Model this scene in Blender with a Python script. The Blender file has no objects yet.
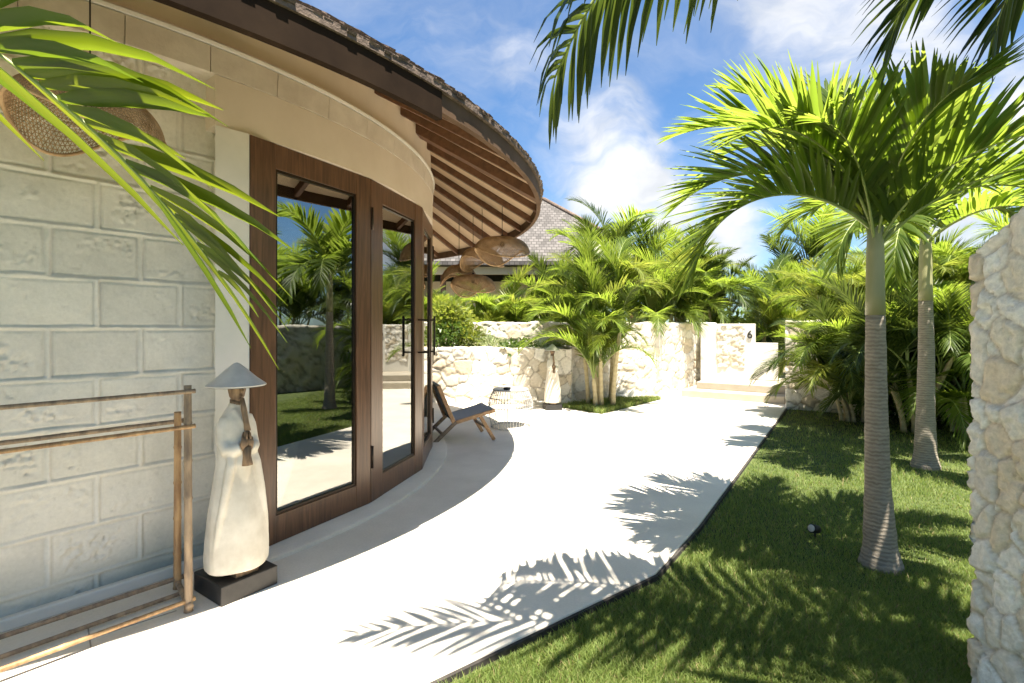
import bpy, bmesh, math, random
import numpy as np
from mathutils import Vector, Matrix

random.seed(7)
RNG = np.random.default_rng(11)
SC = bpy.context.scene
COL = SC.collection
R = math.radians

# ------------------------------------------------------------------ camera
CAMH = 1.45
cd = bpy.data.cameras.new("camera"); cam = bpy.data.objects.new("camera", cd); COL.objects.link(cam)
cam.location = (0, 0, CAMH); cam.rotation_euler = (R(90), 0, 0)
cd.sensor_width = 36; cd.lens = 36 * 515 / 1024; cd.shift_y = -13.5 / 1024
cd.clip_start = 0.05; cd.clip_end = 1000
SC.camera = cam

# ------------------------------------------------------------------ light, sky, exposure
SUN = Vector((0.28, -0.83, 2.75)).normalized()
SC.view_settings.view_transform = 'Standard'; SC.view_settings.look = 'None'
SC.view_settings.gamma = 1; SC.view_settings.use_curve_mapping = False
SC.view_settings.exposure = 2.12
sl = bpy.data.lights.new("sun", 'SUN'); so = bpy.data.objects.new("sun", sl); COL.objects.link(so)
sl.energy = 4.8; sl.angle = R(0.5); sl.color = (1.0, 0.92, 0.79)
so.rotation_euler = SUN.to_track_quat('Z', 'Y').to_euler(); so.location = (2, -8, 20)

world = bpy.data.worlds.new("World"); SC.world = world; world.use_nodes = True
def build_world():
    nt = world.node_tree; N = nt.nodes; L = nt.links; N.clear()
    out = N.new('ShaderNodeOutputWorld'); bg = N.new('ShaderNodeBackground')
    sky = N.new('ShaderNodeTexSky'); sky.sky_type = 'NISHITA'; sky.sun_disc = False
    sky.sun_elevation = math.asin(SUN.z); sky.sun_rotation = math.atan2(SUN.x, SUN.y)
    sky.air_density = 1.0; sky.dust_density = 0.6; sky.ozone_density = 2.2
    tc = N.new('ShaderNodeTexCoord')
    def vmath(op, a, b=None):
        n = N.new('ShaderNodeVectorMath'); n.operation = op
        for i, v in ((0, a), (1, b)):
            if v is None: continue
            if hasattr(v, 'links') or hasattr(v, 'is_linked'): L.new(v, n.inputs[i])
            else: n.inputs[i].default_value = v
        return n
    def m(op, a, b=None, clamp=False):
        n = N.new('ShaderNodeMath'); n.operation = op; n.use_clamp = clamp
        for i, v in ((0, a), (1, b)):
            if v is None: continue
            if isinstance(v, (int, float)): n.inputs[i].default_value = v
            else: L.new(v, n.inputs[i])
        return n.outputs[0]
    d = tc.outputs['Generated']
    warp = N.new('ShaderNodeTexNoise'); warp.inputs['Scale'].default_value = 3.0; warp.inputs['Detail'].default_value = 5
    L.new(d, warp.inputs['Vector'])
    sub = vmath('SUBTRACT', warp.outputs['Color'], (0.5, 0.5, 0.5))
    scl = N.new('ShaderNodeVectorMath'); scl.operation = 'SCALE'; L.new(sub.outputs[0], scl.inputs[0]); scl.inputs['Scale'].default_value = 0.32
    wd = vmath('ADD', d, scl.outputs[0]).outputs[0]
    # (azimuth deg right of +Y, elevation deg, radius, weight): cumulus and thin veils where the photo has them
    blobs = [(11, 21, 0.15, 0.5), (13, 15.5, 0.18, 0.62), (17, 12.5, 0.13, 0.5), (25, 9, 0.12, 0.66), (22, 7.5, 0.1, 0.5), (15, 9, 0.09, 0.6),
             (27, 30, 0.17, 0.34), (33, 29, 0.18, 0.38), (38, 26, 0.16, 0.42), (2, 27, 0.2, 0.2), (-4, 29, 0.18, 0.16), (7, 17, 0.14, 0.24),
             (38, 7, 0.12, 0.55), (46, 16, 0.18, 0.6), (8, 11, 0.12, 0.2), (60, 12, 0.25, 0.5), (120, 25, 0.5, 0.4), (-100, 35, 0.6, 0.3), (180, 30, 0.5, 0.35)]
    acc = None
    for az, el, rad, w in blobs:
        c = (math.sin(R(az)) * math.cos(R(el)), math.cos(R(az)) * math.cos(R(el)), math.sin(R(el)))
        dist = vmath('DISTANCE', wd, c).outputs['Value']
        f = N.new('ShaderNodeMapRange'); f.interpolation_type = 'SMOOTHSTEP'
        L.new(dist, f.inputs[0]); f.inputs[1].default_value = rad; f.inputs[2].default_value = 0
        f.inputs[3].default_value = 0; f.inputs[4].default_value = w
        acc = f.outputs[0] if acc is None else m('MAXIMUM', acc, f.outputs[0])
    mp = N.new('ShaderNodeMapping'); mp.inputs['Scale'].default_value = (1, 1, 2.6); L.new(wd, mp.inputs[0])
    n1 = N.new('ShaderNodeTexNoise'); n1.inputs['Scale'].default_value = 5.5; n1.inputs['Detail'].default_value = 9; n1.inputs['Roughness'].default_value = 0.58
    L.new(mp.outputs[0], n1.inputs['Vector'])
    nz = m('MULTIPLY', m('SUBTRACT', n1.outputs['Fac'], 0.5), 1.5)
    dens = m('ADD', acc, m('MULTIPLY', nz, m('ADD', m('MULTIPLY', acc, 1.0), 0.22)))
    fac = N.new('ShaderNodeMapRange'); fac.interpolation_type = 'SMOOTHSTEP'
    L.new(dens, fac.inputs[0]); fac.inputs[1].default_value = 0.02; fac.inputs[2].default_value = 0.52
    fac.inputs[3].default_value = 0.0; fac.inputs[4].default_value = 0.96
    # whole-sky thin veil
    n2 = N.new('ShaderNodeTexNoise'); n2.inputs['Scale'].default_value = 2.2; n2.inputs['Detail'].default_value = 8; n2.inputs['Roughness'].default_value = 0.62
    mp2 = N.new('ShaderNodeMapping'); mp2.inputs['Scale'].default_value = (1, 1.3, 3.5); mp2.inputs['Rotation'].default_value = (0.3, 0.3, 0.5); L.new(wd, mp2.inputs[0]); L.new(mp2.outputs[0], n2.inputs['Vector'])
    v = N.new('ShaderNodeMapRange'); L.new(n2.outputs['Fac'], v.inputs[0]); v.inputs[1].default_value = 0.46; v.inputs[2].default_value = 0.78
    v.inputs[3].default_value = 0; v.inputs[4].default_value = 0.34
    tot = m('MAXIMUM', fac.outputs[0], v.outputs[0])
    shade = N.new('ShaderNodeTexNoise'); shade.inputs['Scale'].default_value = 7; shade.inputs['Detail'].default_value = 6; L.new(mp.outputs[0], shade.inputs['Vector'])
    cr = N.new('ShaderNodeMix'); cr.data_type = 'RGBA'
    L.new(shade.outputs['Fac'], cr.inputs[0]); cr.inputs[6].default_value = (2.5, 2.8, 3.2, 1); cr.inputs[7].default_value = (7.0, 6.8, 6.6, 1)
    mix = N.new('ShaderNodeMix'); mix.data_type = 'RGBA'
    tintn = vmath('MULTIPLY', sky.outputs[0], (0.62, 0.83, 0.98))
    L.new(tot, mix.inputs[0]); L.new(tintn.outputs[0], mix.inputs[6]); L.new(cr.outputs[2], mix.inputs[7])
    L.new(mix.outputs[2], bg.inputs[0]); bg.inputs[1].default_value = 0.05
    L.new(bg.outputs[0], out.inputs[0])
build_world()

# ------------------------------------------------------------------ helpers
def tag(o, label=None, cat=None, group=None, kind=None):
    if label: o['label'] = label
    if cat: o['category'] = cat
    if group: o['group'] = group
    if kind: o['kind'] = kind
    return o

def thing(name, label, cat, loc=(0, 0, 0), rz=0, group=None):
    o = bpy.data.objects.new(name, None); COL.objects.link(o)
    o.empty_display_size = 0.1; o.location = loc; o.rotation_euler = (0, 0, rz)
    return tag(o, label, cat, group)

def copy_tree(o, parent=None):
    c = o.copy(); COL.objects.link(c); c.parent = parent
    for ch in list(o.children): copy_tree(ch, c)
    return c

class MB:
    """collects faces for one mesh"""
    def __init__(s): s.v = []; s.f = []; s.smooth = []
    def add(s, verts, faces, smooth=False):
        b = len(s.v); s.v.extend([tuple(p) for p in verts])
        s.f.extend([tuple(i + b for i in f) for f in faces]); s.smooth.extend([smooth] * len(faces)); return s
    def box(s, c, size, rz=0, M=None):
        hx, hy, hz = size[0] / 2, size[1] / 2, size[2] / 2
        P = [Vector((x * hx, y * hy, z * hz)) for z in (-1, 1) for y in (-1, 1) for x in (-1, 1)]
        m = M if M else Matrix.Rotation(rz, 3, 'Z')
        P = [m @ p + Vector(c) for p in P]
        return s.add(P, [(0, 2, 3, 1), (4, 5, 7, 6), (0, 1, 5, 4), (2, 6, 7, 3), (0, 4, 6, 2), (1, 3, 7, 5)])
    def bar(s, a, b, w, h, up=(0, 0, 1)):
        a = Vector(a); b = Vector(b); d = (b - a).normalized(); u = Vector(up)
        x = d.cross(u).normalized(); z = x.cross(d).normalized()
        P = [p + x * sx * w / 2 + z * sz * h / 2 for p in (a, b) for sx, sz in ((-1, -1), (1, -1), (1, 1), (-1, 1))]
        return s.add(P, [(3, 2, 1, 0), (4, 5, 6, 7), (0, 1, 5, 4), (1, 2, 6, 5), (2, 3, 7, 6), (3, 0, 4, 7)])
    def tube(s, pts, rad, n=8, cap=True):
        pts = [Vector(p) for p in pts]; k = len(pts)
        if not hasattr(rad, '__len__'): rad = [rad] * k
        V = []; prev = None
        for i, p in enumerate(pts):
            t = (pts[min(i + 1, k - 1)] - pts[max(i - 1, 0)]).normalized()
            if prev is None:
                ref = Vector((0, 0, 1)) if abs(t.z) < 0.9 else Vector((1, 0, 0))
                x = t.cross(ref).normalized()
            else:
                x = (prev - t * prev.dot(t)).normalized()
            prev = x; y = t.cross(x)
            for j in range(n):
                a = 2 * math.pi * j / n
                V.append(p + (x * math.cos(a) + y * math.sin(a)) * rad[i])
        F = [(i * n + j, i * n + (j + 1) % n, (i + 1) * n + (j + 1) % n, (i + 1) * n + j) for i in range(k - 1) for j in range(n)]
        if cap: F += [tuple(range(n))[::-1], tuple(range((k - 1) * n, k * n))]
        return s.add(V, F, True)
    def lathe(s, prof, n=32, c=(0, 0, 0), sy=1.0, cap=True):
        V = []; k = len(prof)
        for r, z in prof:
            for j in range(n):
                a = 2 * math.pi * j / n; V.append((c[0] + r * math.cos(a), c[1] + r * sy * math.sin(a), c[2] + z))
        F = [(i * n + j, i * n + (j + 1) % n, (i + 1) * n + (j + 1) % n, (i + 1) * n + j) for i in range(k - 1) for j in range(n)]
        if cap: F += [tuple(range(n))[::-1], tuple(range((k - 1) * n, k * n))]
        return s.add(V, F, True)
    def prism(s, poly, z0, z1):
        n = len(poly)
        V = [(x, y, z0) for x, y in poly] + [(x, y, z1) for x, y in poly]
        F = [tuple(range(n))[::-1], tuple(range(n, 2 * n))] + [(i, (i + 1) % n, n + (i + 1) % n, n + i) for i in range(n)]
        return s.add(V, F)
    def sweep(s, c, prof, a0, a1, n, smooth=True):
        """closed (r,z) profile swept about a vertical axis through c, degrees; profile counter-clockwise in (r,z)"""
        k = len(prof); V = []
        for i in range(n + 1):
            a = R(a0 + (a1 - a0) * i / n)
            for r, z in prof: V.append((c[0] + r * math.cos(a), c[1] + r * math.sin(a), z))
        F = [(i * k + j, (i + 1) * k + j, (i + 1) * k + (j + 1) % k, i * k + (j + 1) % k) for i in range(n) for j in range(k)]
        s.add(V, F, smooth)
        b = len(s.v) - len(V)
        s.f += [tuple(b + j for j in range(k)), tuple(b + n * k + j for j in range(k))[::-1]]; s.smooth += [False, False]
        return s
    def build(s, name, mat, parent=None, bevel=0, auto=None):
        me = bpy.data.meshes.new(name); me.from_pydata(s.v, [], s.f)
        me.polygons.foreach_set('use_smooth', s.smooth); me.materials.append(mat)
        o = bpy.data.objects.new(name, me); COL.objects.link(o)
        if auto:
            me.set_sharp_from_angle(angle=R(auto))
        if parent is not None: o.parent = parent
        if bevel:
            b = o.modifiers.new('bevel', 'BEVEL'); b.width = bevel; b.segments = 2; b.limit_method = 'ANGLE'; b.angle_limit = R(40)
        return o

def hash3(i, j, k, s=0.0):
    v = np.sin(i * 127.1 + j * 311.7 + k * 74.7 + s * 17.17) * 43758.5453
    return v - np.floor(v)

def vnoise(p):
    i = np.floor(p); f = p - i; f = f * f * (3 - 2 * f); r = 0
    for dx in (0, 1):
        for dy in (0, 1):
            for dz in (0, 1):
                w = (f[:, 0] if dx else 1 - f[:, 0]) * (f[:, 1] if dy else 1 - f[:, 1]) * (f[:, 2] if dz else 1 - f[:, 2])
                r = r + w * hash3(i[:, 0] + dx, i[:, 1] + dy, i[:, 2] + dz)
    return r

def fbm(p, o=4):
    r = 0; a = 0.5
    for k in range(o): r = r + a * vnoise(p * 2 ** k + 13.7 * k); a *= 0.5
    return r

def voronoi(p, size):
    q = p / np.array(size); c = np.floor(q)
    f1 = np.full(len(p), 9.0); f2 = f1.copy(); cid = np.zeros(len(p))
    for dx in (-1, 0, 1):
        for dy in (-1, 0, 1):
            for dz in (-1, 0, 1):
                n = c + np.array([dx, dy, dz])
                s = np.stack([n[:, a] + 0.1 + 0.8 * hash3(n[:, 0], n[:, 1], n[:, 2], a + 1) for a in range(3)], 1)
                d = np.linalg.norm(s - q, axis=1); i = hash3(n[:, 0], n[:, 1], n[:, 2], 9)
                nearer = d < f1
                f2 = np.where(nearer, f1, np.minimum(f2, d)); cid = np.where(nearer, i, cid); f1 = np.where(nearer, d, f1)
    return f1, f2, cid

# ------------------------------------------------------------------ materials
def newmat(name):
    m = bpy.data.materials.new(name); m.use_nodes = True
    nt = m.node_tree; return m, nt.nodes, nt.links, nt.nodes['Principled BSDF']

def mat(name, c1, c2=None, rough=0.7, scale=6, detail=6, bump=0.0, bscale=60, stretch=(1, 1, 1), metal=0.0, spec=0.4, lo=0.35, hi=0.65, bdist=0.01):
    m, N, L, B = newmat(name)
    B.inputs['Roughness'].default_value = rough; B.inputs['Metallic'].default_value = metal; B.inputs['Specular IOR Level'].default_value = spec
    tc = N.new('ShaderNodeTexCoord'); mp = N.new('ShaderNodeMapping'); mp.inputs['Scale'].default_value = stretch
    L.new(tc.outputs['Object'], mp.inputs[0])
    if c2 is None: B.inputs['Base Color'].default_value = (*c1, 1)
    else:
        n = N.new('ShaderNodeTexNoise'); n.inputs['Scale'].default_value = scale; n.inputs['Detail'].default_value = detail; n.inputs['Roughness'].default_value = 0.6
        L.new(mp.outputs[0], n.inputs['Vector'])
        r = N.new('ShaderNodeValToRGB'); r.color_ramp.elements[0].position = lo; r.color_ramp.elements[1].position = hi
        r.color_ramp.elements[0].color = (*c1, 1); r.color_ramp.elements[1].color = (*c2, 1)
        L.new(n.outputs['Fac'], r.inputs[0]); L.new(r.outputs[0], B.inputs['Base Color'])
    if bump:
        n2 = N.new('ShaderNodeTexNoise'); n2.inputs['Scale'].default_value = bscale; n2.inputs['Detail'].default_value = 6
        L.new(mp.outputs[0], n2.inputs['Vector'])
        b = N.new('ShaderNodeBump'); b.inputs['Strength'].default_value = bump; b.inputs['Distance'].default_value = bdist
        L.new(n2.outputs['Fac'], b.inputs['Height']); L.new(b.outputs[0], B.inputs['Normal'])
    return m

def leafmat(name, ca, cb, ta, tb, trans=0.45, rough=0.38, dry=None):
    """leaf blade: dull-glossy top, light passing through; colour varies leaf by leaf"""
    m, N, L, B = newmat(name)
    g = N.new('ShaderNodeNewGeometry')
    def ramp(a, b):
        r = N.new('ShaderNodeValToRGB'); L.new(g.outputs['Random Per Island'], r.inputs[0]); e = r.color_ramp.elements
        e[0].color = (*a, 1); e[1].color = (*b, 1)
        if dry:
            e[1].position = dry[0]; k = e.new(dry[0] + .02); k.color = (*dry[1], 1); k2 = e.new(1.0); k2.color = (*dry[1], 1)
        return r.outputs[0]
    L.new(ramp(ca, cb), B.inputs['Base Color']); B.inputs['Roughness'].default_value = rough; B.inputs['Specular IOR Level'].default_value = 0.32
    t = N.new('ShaderNodeBsdfTranslucent'); L.new(ramp(ta, tb), t.inputs[0])
    mx = N.new('ShaderNodeMixShader'); mx.inputs[0].default_value = trans
    L.new(B.outputs[0], mx.inputs[1]); L.new(t.outputs[0], mx.inputs[2])
    L.new(mx.outputs[0], N['Material Output'].inputs[0]); return m

def attrmat(name, attr='tint', rough=0.9, bump=0.4, bscale=50, fine=0.12, bdist=0.01):
    """stone colour per stone is stored on the mesh; grain comes from noise"""
    m, N, L, B = newmat(name)
    a = N.new('ShaderNodeAttribute'); a.attribute_name = attr
    tc = N.new('ShaderNodeTexCoord')
    n = N.new('ShaderNodeTexNoise'); n.inputs['Scale'].default_value = bscale; n.inputs['Detail'].default_value = 8; n.inputs['Roughness'].default_value = 0.65
    L.new(tc.outputs['Object'], n.inputs['Vector'])
    mr = N.new('ShaderNodeMapRange'); L.new(n.outputs['Fac'], mr.inputs[0]); mr.inputs[1].default_value = 0.3; mr.inputs[2].default_value = 0.7
    mr.inputs[3].default_value = 1 - fine; mr.inputs[4].default_value = 1 + fine
    mul = N.new('ShaderNodeVectorMath'); mul.operation = 'SCALE'; L.new(a.outputs['Color'], mul.inputs[0]); L.new(mr.outputs[0], mul.inputs['Scale'])
    L.new(mul.outputs[0], B.inputs['Base Color']); B.inputs['Roughness'].default_value = rough; B.inputs['Specular IOR Level'].default_value = 0.2
    b = N.new('ShaderNodeBump'); b.inputs['Strength'].default_value = bump; b.inputs['Distance'].default_value = bdist
    L.new(n.outputs['Fac'], b.inputs['Height']); L.new(b.outputs[0], B.inputs['Normal'])
    return m

def woodmat(name, c1, c2, rough=0.45, stretch=(1, 1, 0.08), scale=40):
    m, N, L, B = newmat(name)
    tc = N.new('ShaderNodeTexCoord'); mp = N.new('ShaderNodeMapping'); mp.inputs['Scale'].default_value = stretch
    L.new(tc.outputs['Object'], mp.inputs[0])
    n = N.new('ShaderNodeTexNoise'); n.inputs['Scale'].default_value = scale; n.inputs['Detail'].default_value = 8; n.inputs['Distortion'].default_value = 0.6
    L.new(mp.outputs[0], n.inputs['Vector'])
    r = N.new('ShaderNodeValToRGB'); r.color_ramp.elements[0].position = 0.32; r.color_ramp.elements[1].position = 0.68
    r.color_ramp.elements[0].color = (*c1, 1); r.color_ramp.elements[1].color = (*c2, 1)
    L.new(n.outputs['Fac'], r.inputs[0]); L.new(r.outputs[0], B.inputs['Base Color']); B.inputs['Roughness'].default_value = rough
    b = N.new('ShaderNodeBump'); b.inputs['Strength'].default_value = 0.25; b.inputs['Distance'].default_value = 0.003
    L.new(n.outputs['Fac'], b.inputs['Height']); L.new(b.outputs[0], B.inputs['Normal'])
    return m

M = {}
M['plaster'] = mat('plaster', (0.59, 0.51, 0.405), (0.645, 0.565, 0.46), 0.85, 2.5, bump=0.15, bscale=90, bdist=0.003)
M['course'] = mat('course_stone', (0.50, 0.44, 0.36), (0.62, 0.56, 0.47), 0.9, 5, bump=0.6, bscale=45, bdist=0.006)
M['block'] = attrmat('limestone_block', bump=0.35, bscale=55, fine=0.06, bdist=0.004)
M['stone'] = attrmat('rubble_stone', bump=0.6, bscale=28, fine=0.14, bdist=0.012)
M['coral'] = attrmat('coral_stone', bump=0.9, bscale=45, fine=0.2, bdist=0.008)
M['pale_plaster'] = mat('pale_plaster', (0.62, 0.60, 0.54), (0.70, 0.67, 0.61), 0.85, 3, bump=0.1, bscale=80, bdist=0.003)
M['step'] = mat('step_stone', (0.34, 0.30, 0.235), (0.41, 0.365, 0.295), 0.85, 4, bump=0.15, bscale=70, bdist=0.003)
M['door_wood'] = woodmat('door_wood', (0.060, 0.028, 0.014), (0.130, 0.063, 0.032), 0.32)
M['rafter_wood'] = woodmat('rafter_wood', (0.085, 0.038, 0.018), (0.16, 0.075, 0.038), 0.6, (1, 1, 1), 14)
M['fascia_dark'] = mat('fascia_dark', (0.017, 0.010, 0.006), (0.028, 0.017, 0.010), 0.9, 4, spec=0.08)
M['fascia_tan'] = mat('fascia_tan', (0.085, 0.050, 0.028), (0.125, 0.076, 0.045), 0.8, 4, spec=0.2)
M['soffit'] = mat('soffit_board', (0.56, 0.42, 0.28), (0.62, 0.48, 0.33), 0.85, 3)
M['shingle'] = mat('shingle', (0.07, 0.05, 0.04), (0.17, 0.125, 0.095), 0.9, 14, bump=0.6, bscale=60)
M['path'] = None
M['metal'] = mat('bronze_metal', (0.035, 0.026, 0.02), None, 0.35, metal=0.7)
M['black'] = mat('black_stone', (0.012, 0.012, 0.013), (0.022, 0.021, 0.021), 0.45, 20)
M['black_plastic'] = mat('black_plastic', (0.012, 0.012, 0.012), None, 0.5)
M['robe'] = mat('robe_stone', (0.52, 0.48, 0.405), (0.66, 0.62, 0.54), 0.75, 7, bump=0.15, bscale=120, bdist=0.002)
M['hat'] = mat('hat_stone', (0.47, 0.455, 0.42), (0.56, 0.54, 0.50), 0.75, 12, bump=0.1, bscale=140, bdist=0.002)
M['figure_wood'] = woodmat('figure_wood', (0.09, 0.055, 0.03), (0.26, 0.17, 0.095), 0.65, (1, 1, 0.3), 30)
M['bamboo'] = mat('bamboo', (0.22, 0.12, 0.055), (0.46, 0.29, 0.14), 0.5, 9, stretch=(3, 3, 0.7), bump=0.1)
M['bamboo_grey'] = mat('bamboo_grey', (0.14, 0.10, 0.07), (0.33, 0.24, 0.155), 0.55, 9, stretch=(3, 3, 0.7), bump=0.1)
M['rattan'] = mat('rattan', (0.30, 0.18, 0.085), (0.50, 0.33, 0.18), 0.65, 14)
M['teak'] = woodmat('teak', (0.28, 0.145, 0.06), (0.46, 0.27, 0.13), 0.5, (1, 1, 1), 22)
M['teak_dark'] = woodmat('teak_weathered', (0.13, 0.085, 0.05), (0.24, 0.17, 0.11), 0.6, (1, 1, 1), 22)
M['white_wire'] = mat('white_wire', (0.40, 0.40, 0.39), None, 0.4)
M['trunk'] = None
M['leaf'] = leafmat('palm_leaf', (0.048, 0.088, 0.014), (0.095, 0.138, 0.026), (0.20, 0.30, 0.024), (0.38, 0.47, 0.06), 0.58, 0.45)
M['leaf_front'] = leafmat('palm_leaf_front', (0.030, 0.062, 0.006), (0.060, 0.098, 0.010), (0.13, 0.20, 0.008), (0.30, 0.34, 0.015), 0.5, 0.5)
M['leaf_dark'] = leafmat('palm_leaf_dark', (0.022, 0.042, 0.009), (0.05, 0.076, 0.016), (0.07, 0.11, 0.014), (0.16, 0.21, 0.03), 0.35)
M['leaf_yellow'] = leafmat('palm_leaf_yellow', (0.095, 0.13, 0.018), (0.16, 0.18, 0.032), (0.25, 0.33, 0.03), (0.42, 0.45, 0.07), 0.45)
M['leaf_bush'] = leafmat('bush_leaf', (0.028, 0.065, 0.012), (0.07, 0.12, 0.022), (0.10, 0.18, 0.02), (0.2, 0.28, 0.035), 0.35)
M['leaf_pale'] = leafmat('pale_leaf', (0.18, 0.24, 0.10), (0.36, 0.38, 0.22), (0.3, 0.4, 0.12), (0.5, 0.55, 0.3), 0.35)
M['grass'] = leafmat('grass_blade', (0.10, 0.155, 0.034), (0.20, 0.25, 0.072), (0.23, 0.34, 0.055), (0.42, 0.48, 0.12), 0.4, 0.6, dry=(.93, (.30, .25, .12)))
M['rachis'] = mat('rachis', (0.16, 0.22, 0.05), (0.26, 0.30, 0.09), 0.45, 5)
M['crownshaft'] = mat('crownshaft', (0.23, 0.235, 0.115), (0.34, 0.32, 0.185), 0.45, 3, stretch=(1, 1, 0.3))
M['soil'] = mat('lawn_soil', (0.035, 0.055, 0.012), (0.07, 0.09, 0.022), 0.95, 8, bump=0.8, bscale=60)
M['earth'] = mat('earth', (0.09, 0.09, 0.04), (0.16, 0.13, 0.07), 0.95, 0.6)

def trunkmat(name, c1, c2, ring):
    m, N, L, B = newmat(name)
    tc = N.new('ShaderNodeTexCoord'); w = N.new('ShaderNodeTexWave'); w.bands_direction = 'Z'; w.inputs['Scale'].default_value = ring
    w.inputs['Distortion'].default_value = 4.0; w.inputs['Detail'].default_value = 3; w.inputs['Detail Scale'].default_value = 2.5
    L.new(tc.outputs['Object'], w.inputs['Vector'])
    n = N.new('ShaderNodeTexNoise'); n.inputs['Scale'].default_value = 14; n.inputs['Detail'].default_value = 8
    mp = N.new('ShaderNodeMapping'); mp.inputs['Scale'].default_value = (1, 1, 3.0); L.new(tc.outputs['Object'], mp.inputs[0]); L.new(mp.outputs[0], n.inputs['Vector'])
    mixc = N.new('ShaderNodeMix'); mixc.data_type = 'FLOAT'; mixc.inputs[0].default_value = 0.72; L.new(w.outputs['Fac'], mixc.inputs[2]); L.new(n.outputs['Fac'], mixc.inputs[3])
    class _O: outputs = [mixc.outputs[0]]
    mix = _O
    r = N.new('ShaderNodeValToRGB'); r.color_ramp.elements[0].position = 0.22; r.color_ramp.elements[1].position = 0.72
    r.color_ramp.elements[0].color = (*c1, 1); r.color_ramp.elements[1].color = (*c2, 1)
    L.new(mix.outputs[0], r.inputs[0]); L.new(r.outputs[0], B.inputs['Base Color']); B.inputs['Roughness'].default_value = 0.85
    b = N.new('ShaderNodeBump'); b.inputs['Strength'].default_value = 0.55; b.inputs['Distance'].default_value = 0.008
    L.new(mix.outputs[0], b.inputs['Height']); L.new(b.outputs[0], B.inputs['Normal'])
    return m
M['trunk'] = trunkmat('palm_trunk', (0.155, 0.130, 0.098), (0.305, 0.268, 0.215), 13)
M['stem'] = trunkmat('areca_stem', (0.35, 0.29, 0.16), (0.45, 0.385, 0.23), 3.2)

def pathmat():
    m, N, L, B = newmat('pale_paving')
    tc = N.new('ShaderNodeTexCoord')
    def noise(s, d, rr=0.6):
        n = N.new('ShaderNodeTexNoise'); n.inputs['Scale'].default_value = s; n.inputs['Detail'].default_value = d; n.inputs['Roughness'].default_value = rr
        L.new(tc.outputs['Object'], n.inputs['Vector']); return n
    a = noise(1.3, 8, 0.65); f = noise(70, 4)
    r = N.new('ShaderNodeValToRGB'); e = r.color_ramp.elements; e[0].position = 0.3; e[1].position = 0.66
    e[0].color = (0.60, 0.545, 0.465, 1); e[1].color = (0.75, 0.69, 0.60, 1)
    L.new(a.outputs['Fac'], r.inputs[0])
    mr = N.new('ShaderNodeMapRange'); L.new(f.outputs['Fac'], mr.inputs[0]); mr.inputs[1].default_value = 0.3; mr.inputs[2].default_value = 0.7; mr.inputs[3].default_value = 0.94; mr.inputs[4].default_value = 1.05
    mul = N.new('ShaderNodeVectorMath'); mul.operation = 'SCALE'; L.new(r.outputs[0], mul.inputs[0]); L.new(mr.outputs[0], mul.inputs['Scale'])
    L.new(mul.outputs[0], B.inputs['Base Color']); B.inputs['Roughness'].default_value = 0.7; B.inputs['Specular IOR Level'].default_value = 0.3
    b = N.new('ShaderNodeBump'); b.inputs['Strength'].default_value = 0.15; b.inputs['Distance'].default_value = 0.003
    L.new(f.outputs['Fac'], b.inputs['Height']); L.new(b.outputs[0], B.inputs['Normal']); return m
M['path'] = pathmat()

def glassmat():
    m, N, L, B = newmat('door_glass'); N.remove(B)
    t = N.new('ShaderNodeBsdfTransparent'); t.inputs[0].default_value = (0.42, 0.45, 0.43, 1)
    g = N.new('ShaderNodeBsdfGlossy'); g.inputs['Roughness'].default_value = 0.0; g.inputs[0].default_value = (0.92, 0.94, 0.93, 1)
    f = N.new('ShaderNodeFresnel'); f.inputs[0].default_value = 1.5
    ad = N.new('ShaderNodeMath'); ad.operation = 'ADD'; ad.use_clamp = True; ad.inputs[1].default_value = 0.23; L.new(f.outputs[0], ad.inputs[0])
    mx = N.new('ShaderNodeMixShader'); L.new(ad.outputs[0], mx.inputs[0]); L.new(t.outputs[0], mx.inputs[1]); L.new(g.outputs[0], mx.inputs[2])
    L.new(mx.outputs[0], N['Material Output'].inputs[0]); return m
M['glass'] = glassmat()

# ------------------------------------------------------------------ ground, path, lawn
def V2(px, y, z=0.0):
    """ground point that the survey of the photo gave for a pixel"""
    Y = (CAMH - z) * 515 / (y - 328); return ((px - 512) / 515 * Y, Y)

EDGE = [(-6.0, -2.31), (-0.376, 2.09), (0.85, 3.05), (1.38, 3.80), (2.85, 6.07), (4.18, 8.12), (4.98, 9.36)]
tag(MB().prism([(-90, -90), (90, -90), (90, 120), (-90, 120)], -0.3, -0.12).build('ground', M['earth']), kind='structure')
pp = EDGE + [(5.7, 10.4), (4.9, 13.6), (-12, 13.6), (-12, -2.31)]
tag(MB().prism(pp, -0.118, 0.0).build('path', M['path'], bevel=0.008), kind='structure')
lawn_poly = [(-6.0, -2.33), (-6.0, -5), (9, -5), (9, 8.2), (5.02, 9.4)] + [(x + 0.008, y - 0.012) for x, y in EDGE[::-1][1:-1]]
tag(MB().prism(lawn_poly, -0.119, -0.035).build('lawn', M['soil']), kind='structure')
# thin dark edging strip between paving and lawn
eb = MB()
for (a, b) in zip(EDGE[1:-1], EDGE[2:]):
    d = (Vector(b) - Vector(a)).normalized(); nn = Vector((d.y, -d.x)) * 0.012
    eb.bar((a[0] + nn.x, a[1] + nn.y, -0.03), (b[0] + nn.x, b[1] + nn.y, -0.03), 0.018, 0.045)
tag(eb.build('edging', mat('edging', (0.022, 0.02, 0.018), (0.055, 0.048, 0.042), 0.9, 20)), kind='structure')
# fine joint lines scored in the paving near the wall and across the path
jt = MB()
for a, b in (((-2.60, 1.80), (-1.72, 2.64)), ((-2.05, 2.49), (-1.90, 2.325))):
    jt.bar((*a, 0.0012), (*b, 0.0012), 0.006, 0.003)
tag(jt.build('paving_joint', mat('joint', (0.30, 0.26, 0.22), None, 0.9)), kind='structure')

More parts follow.
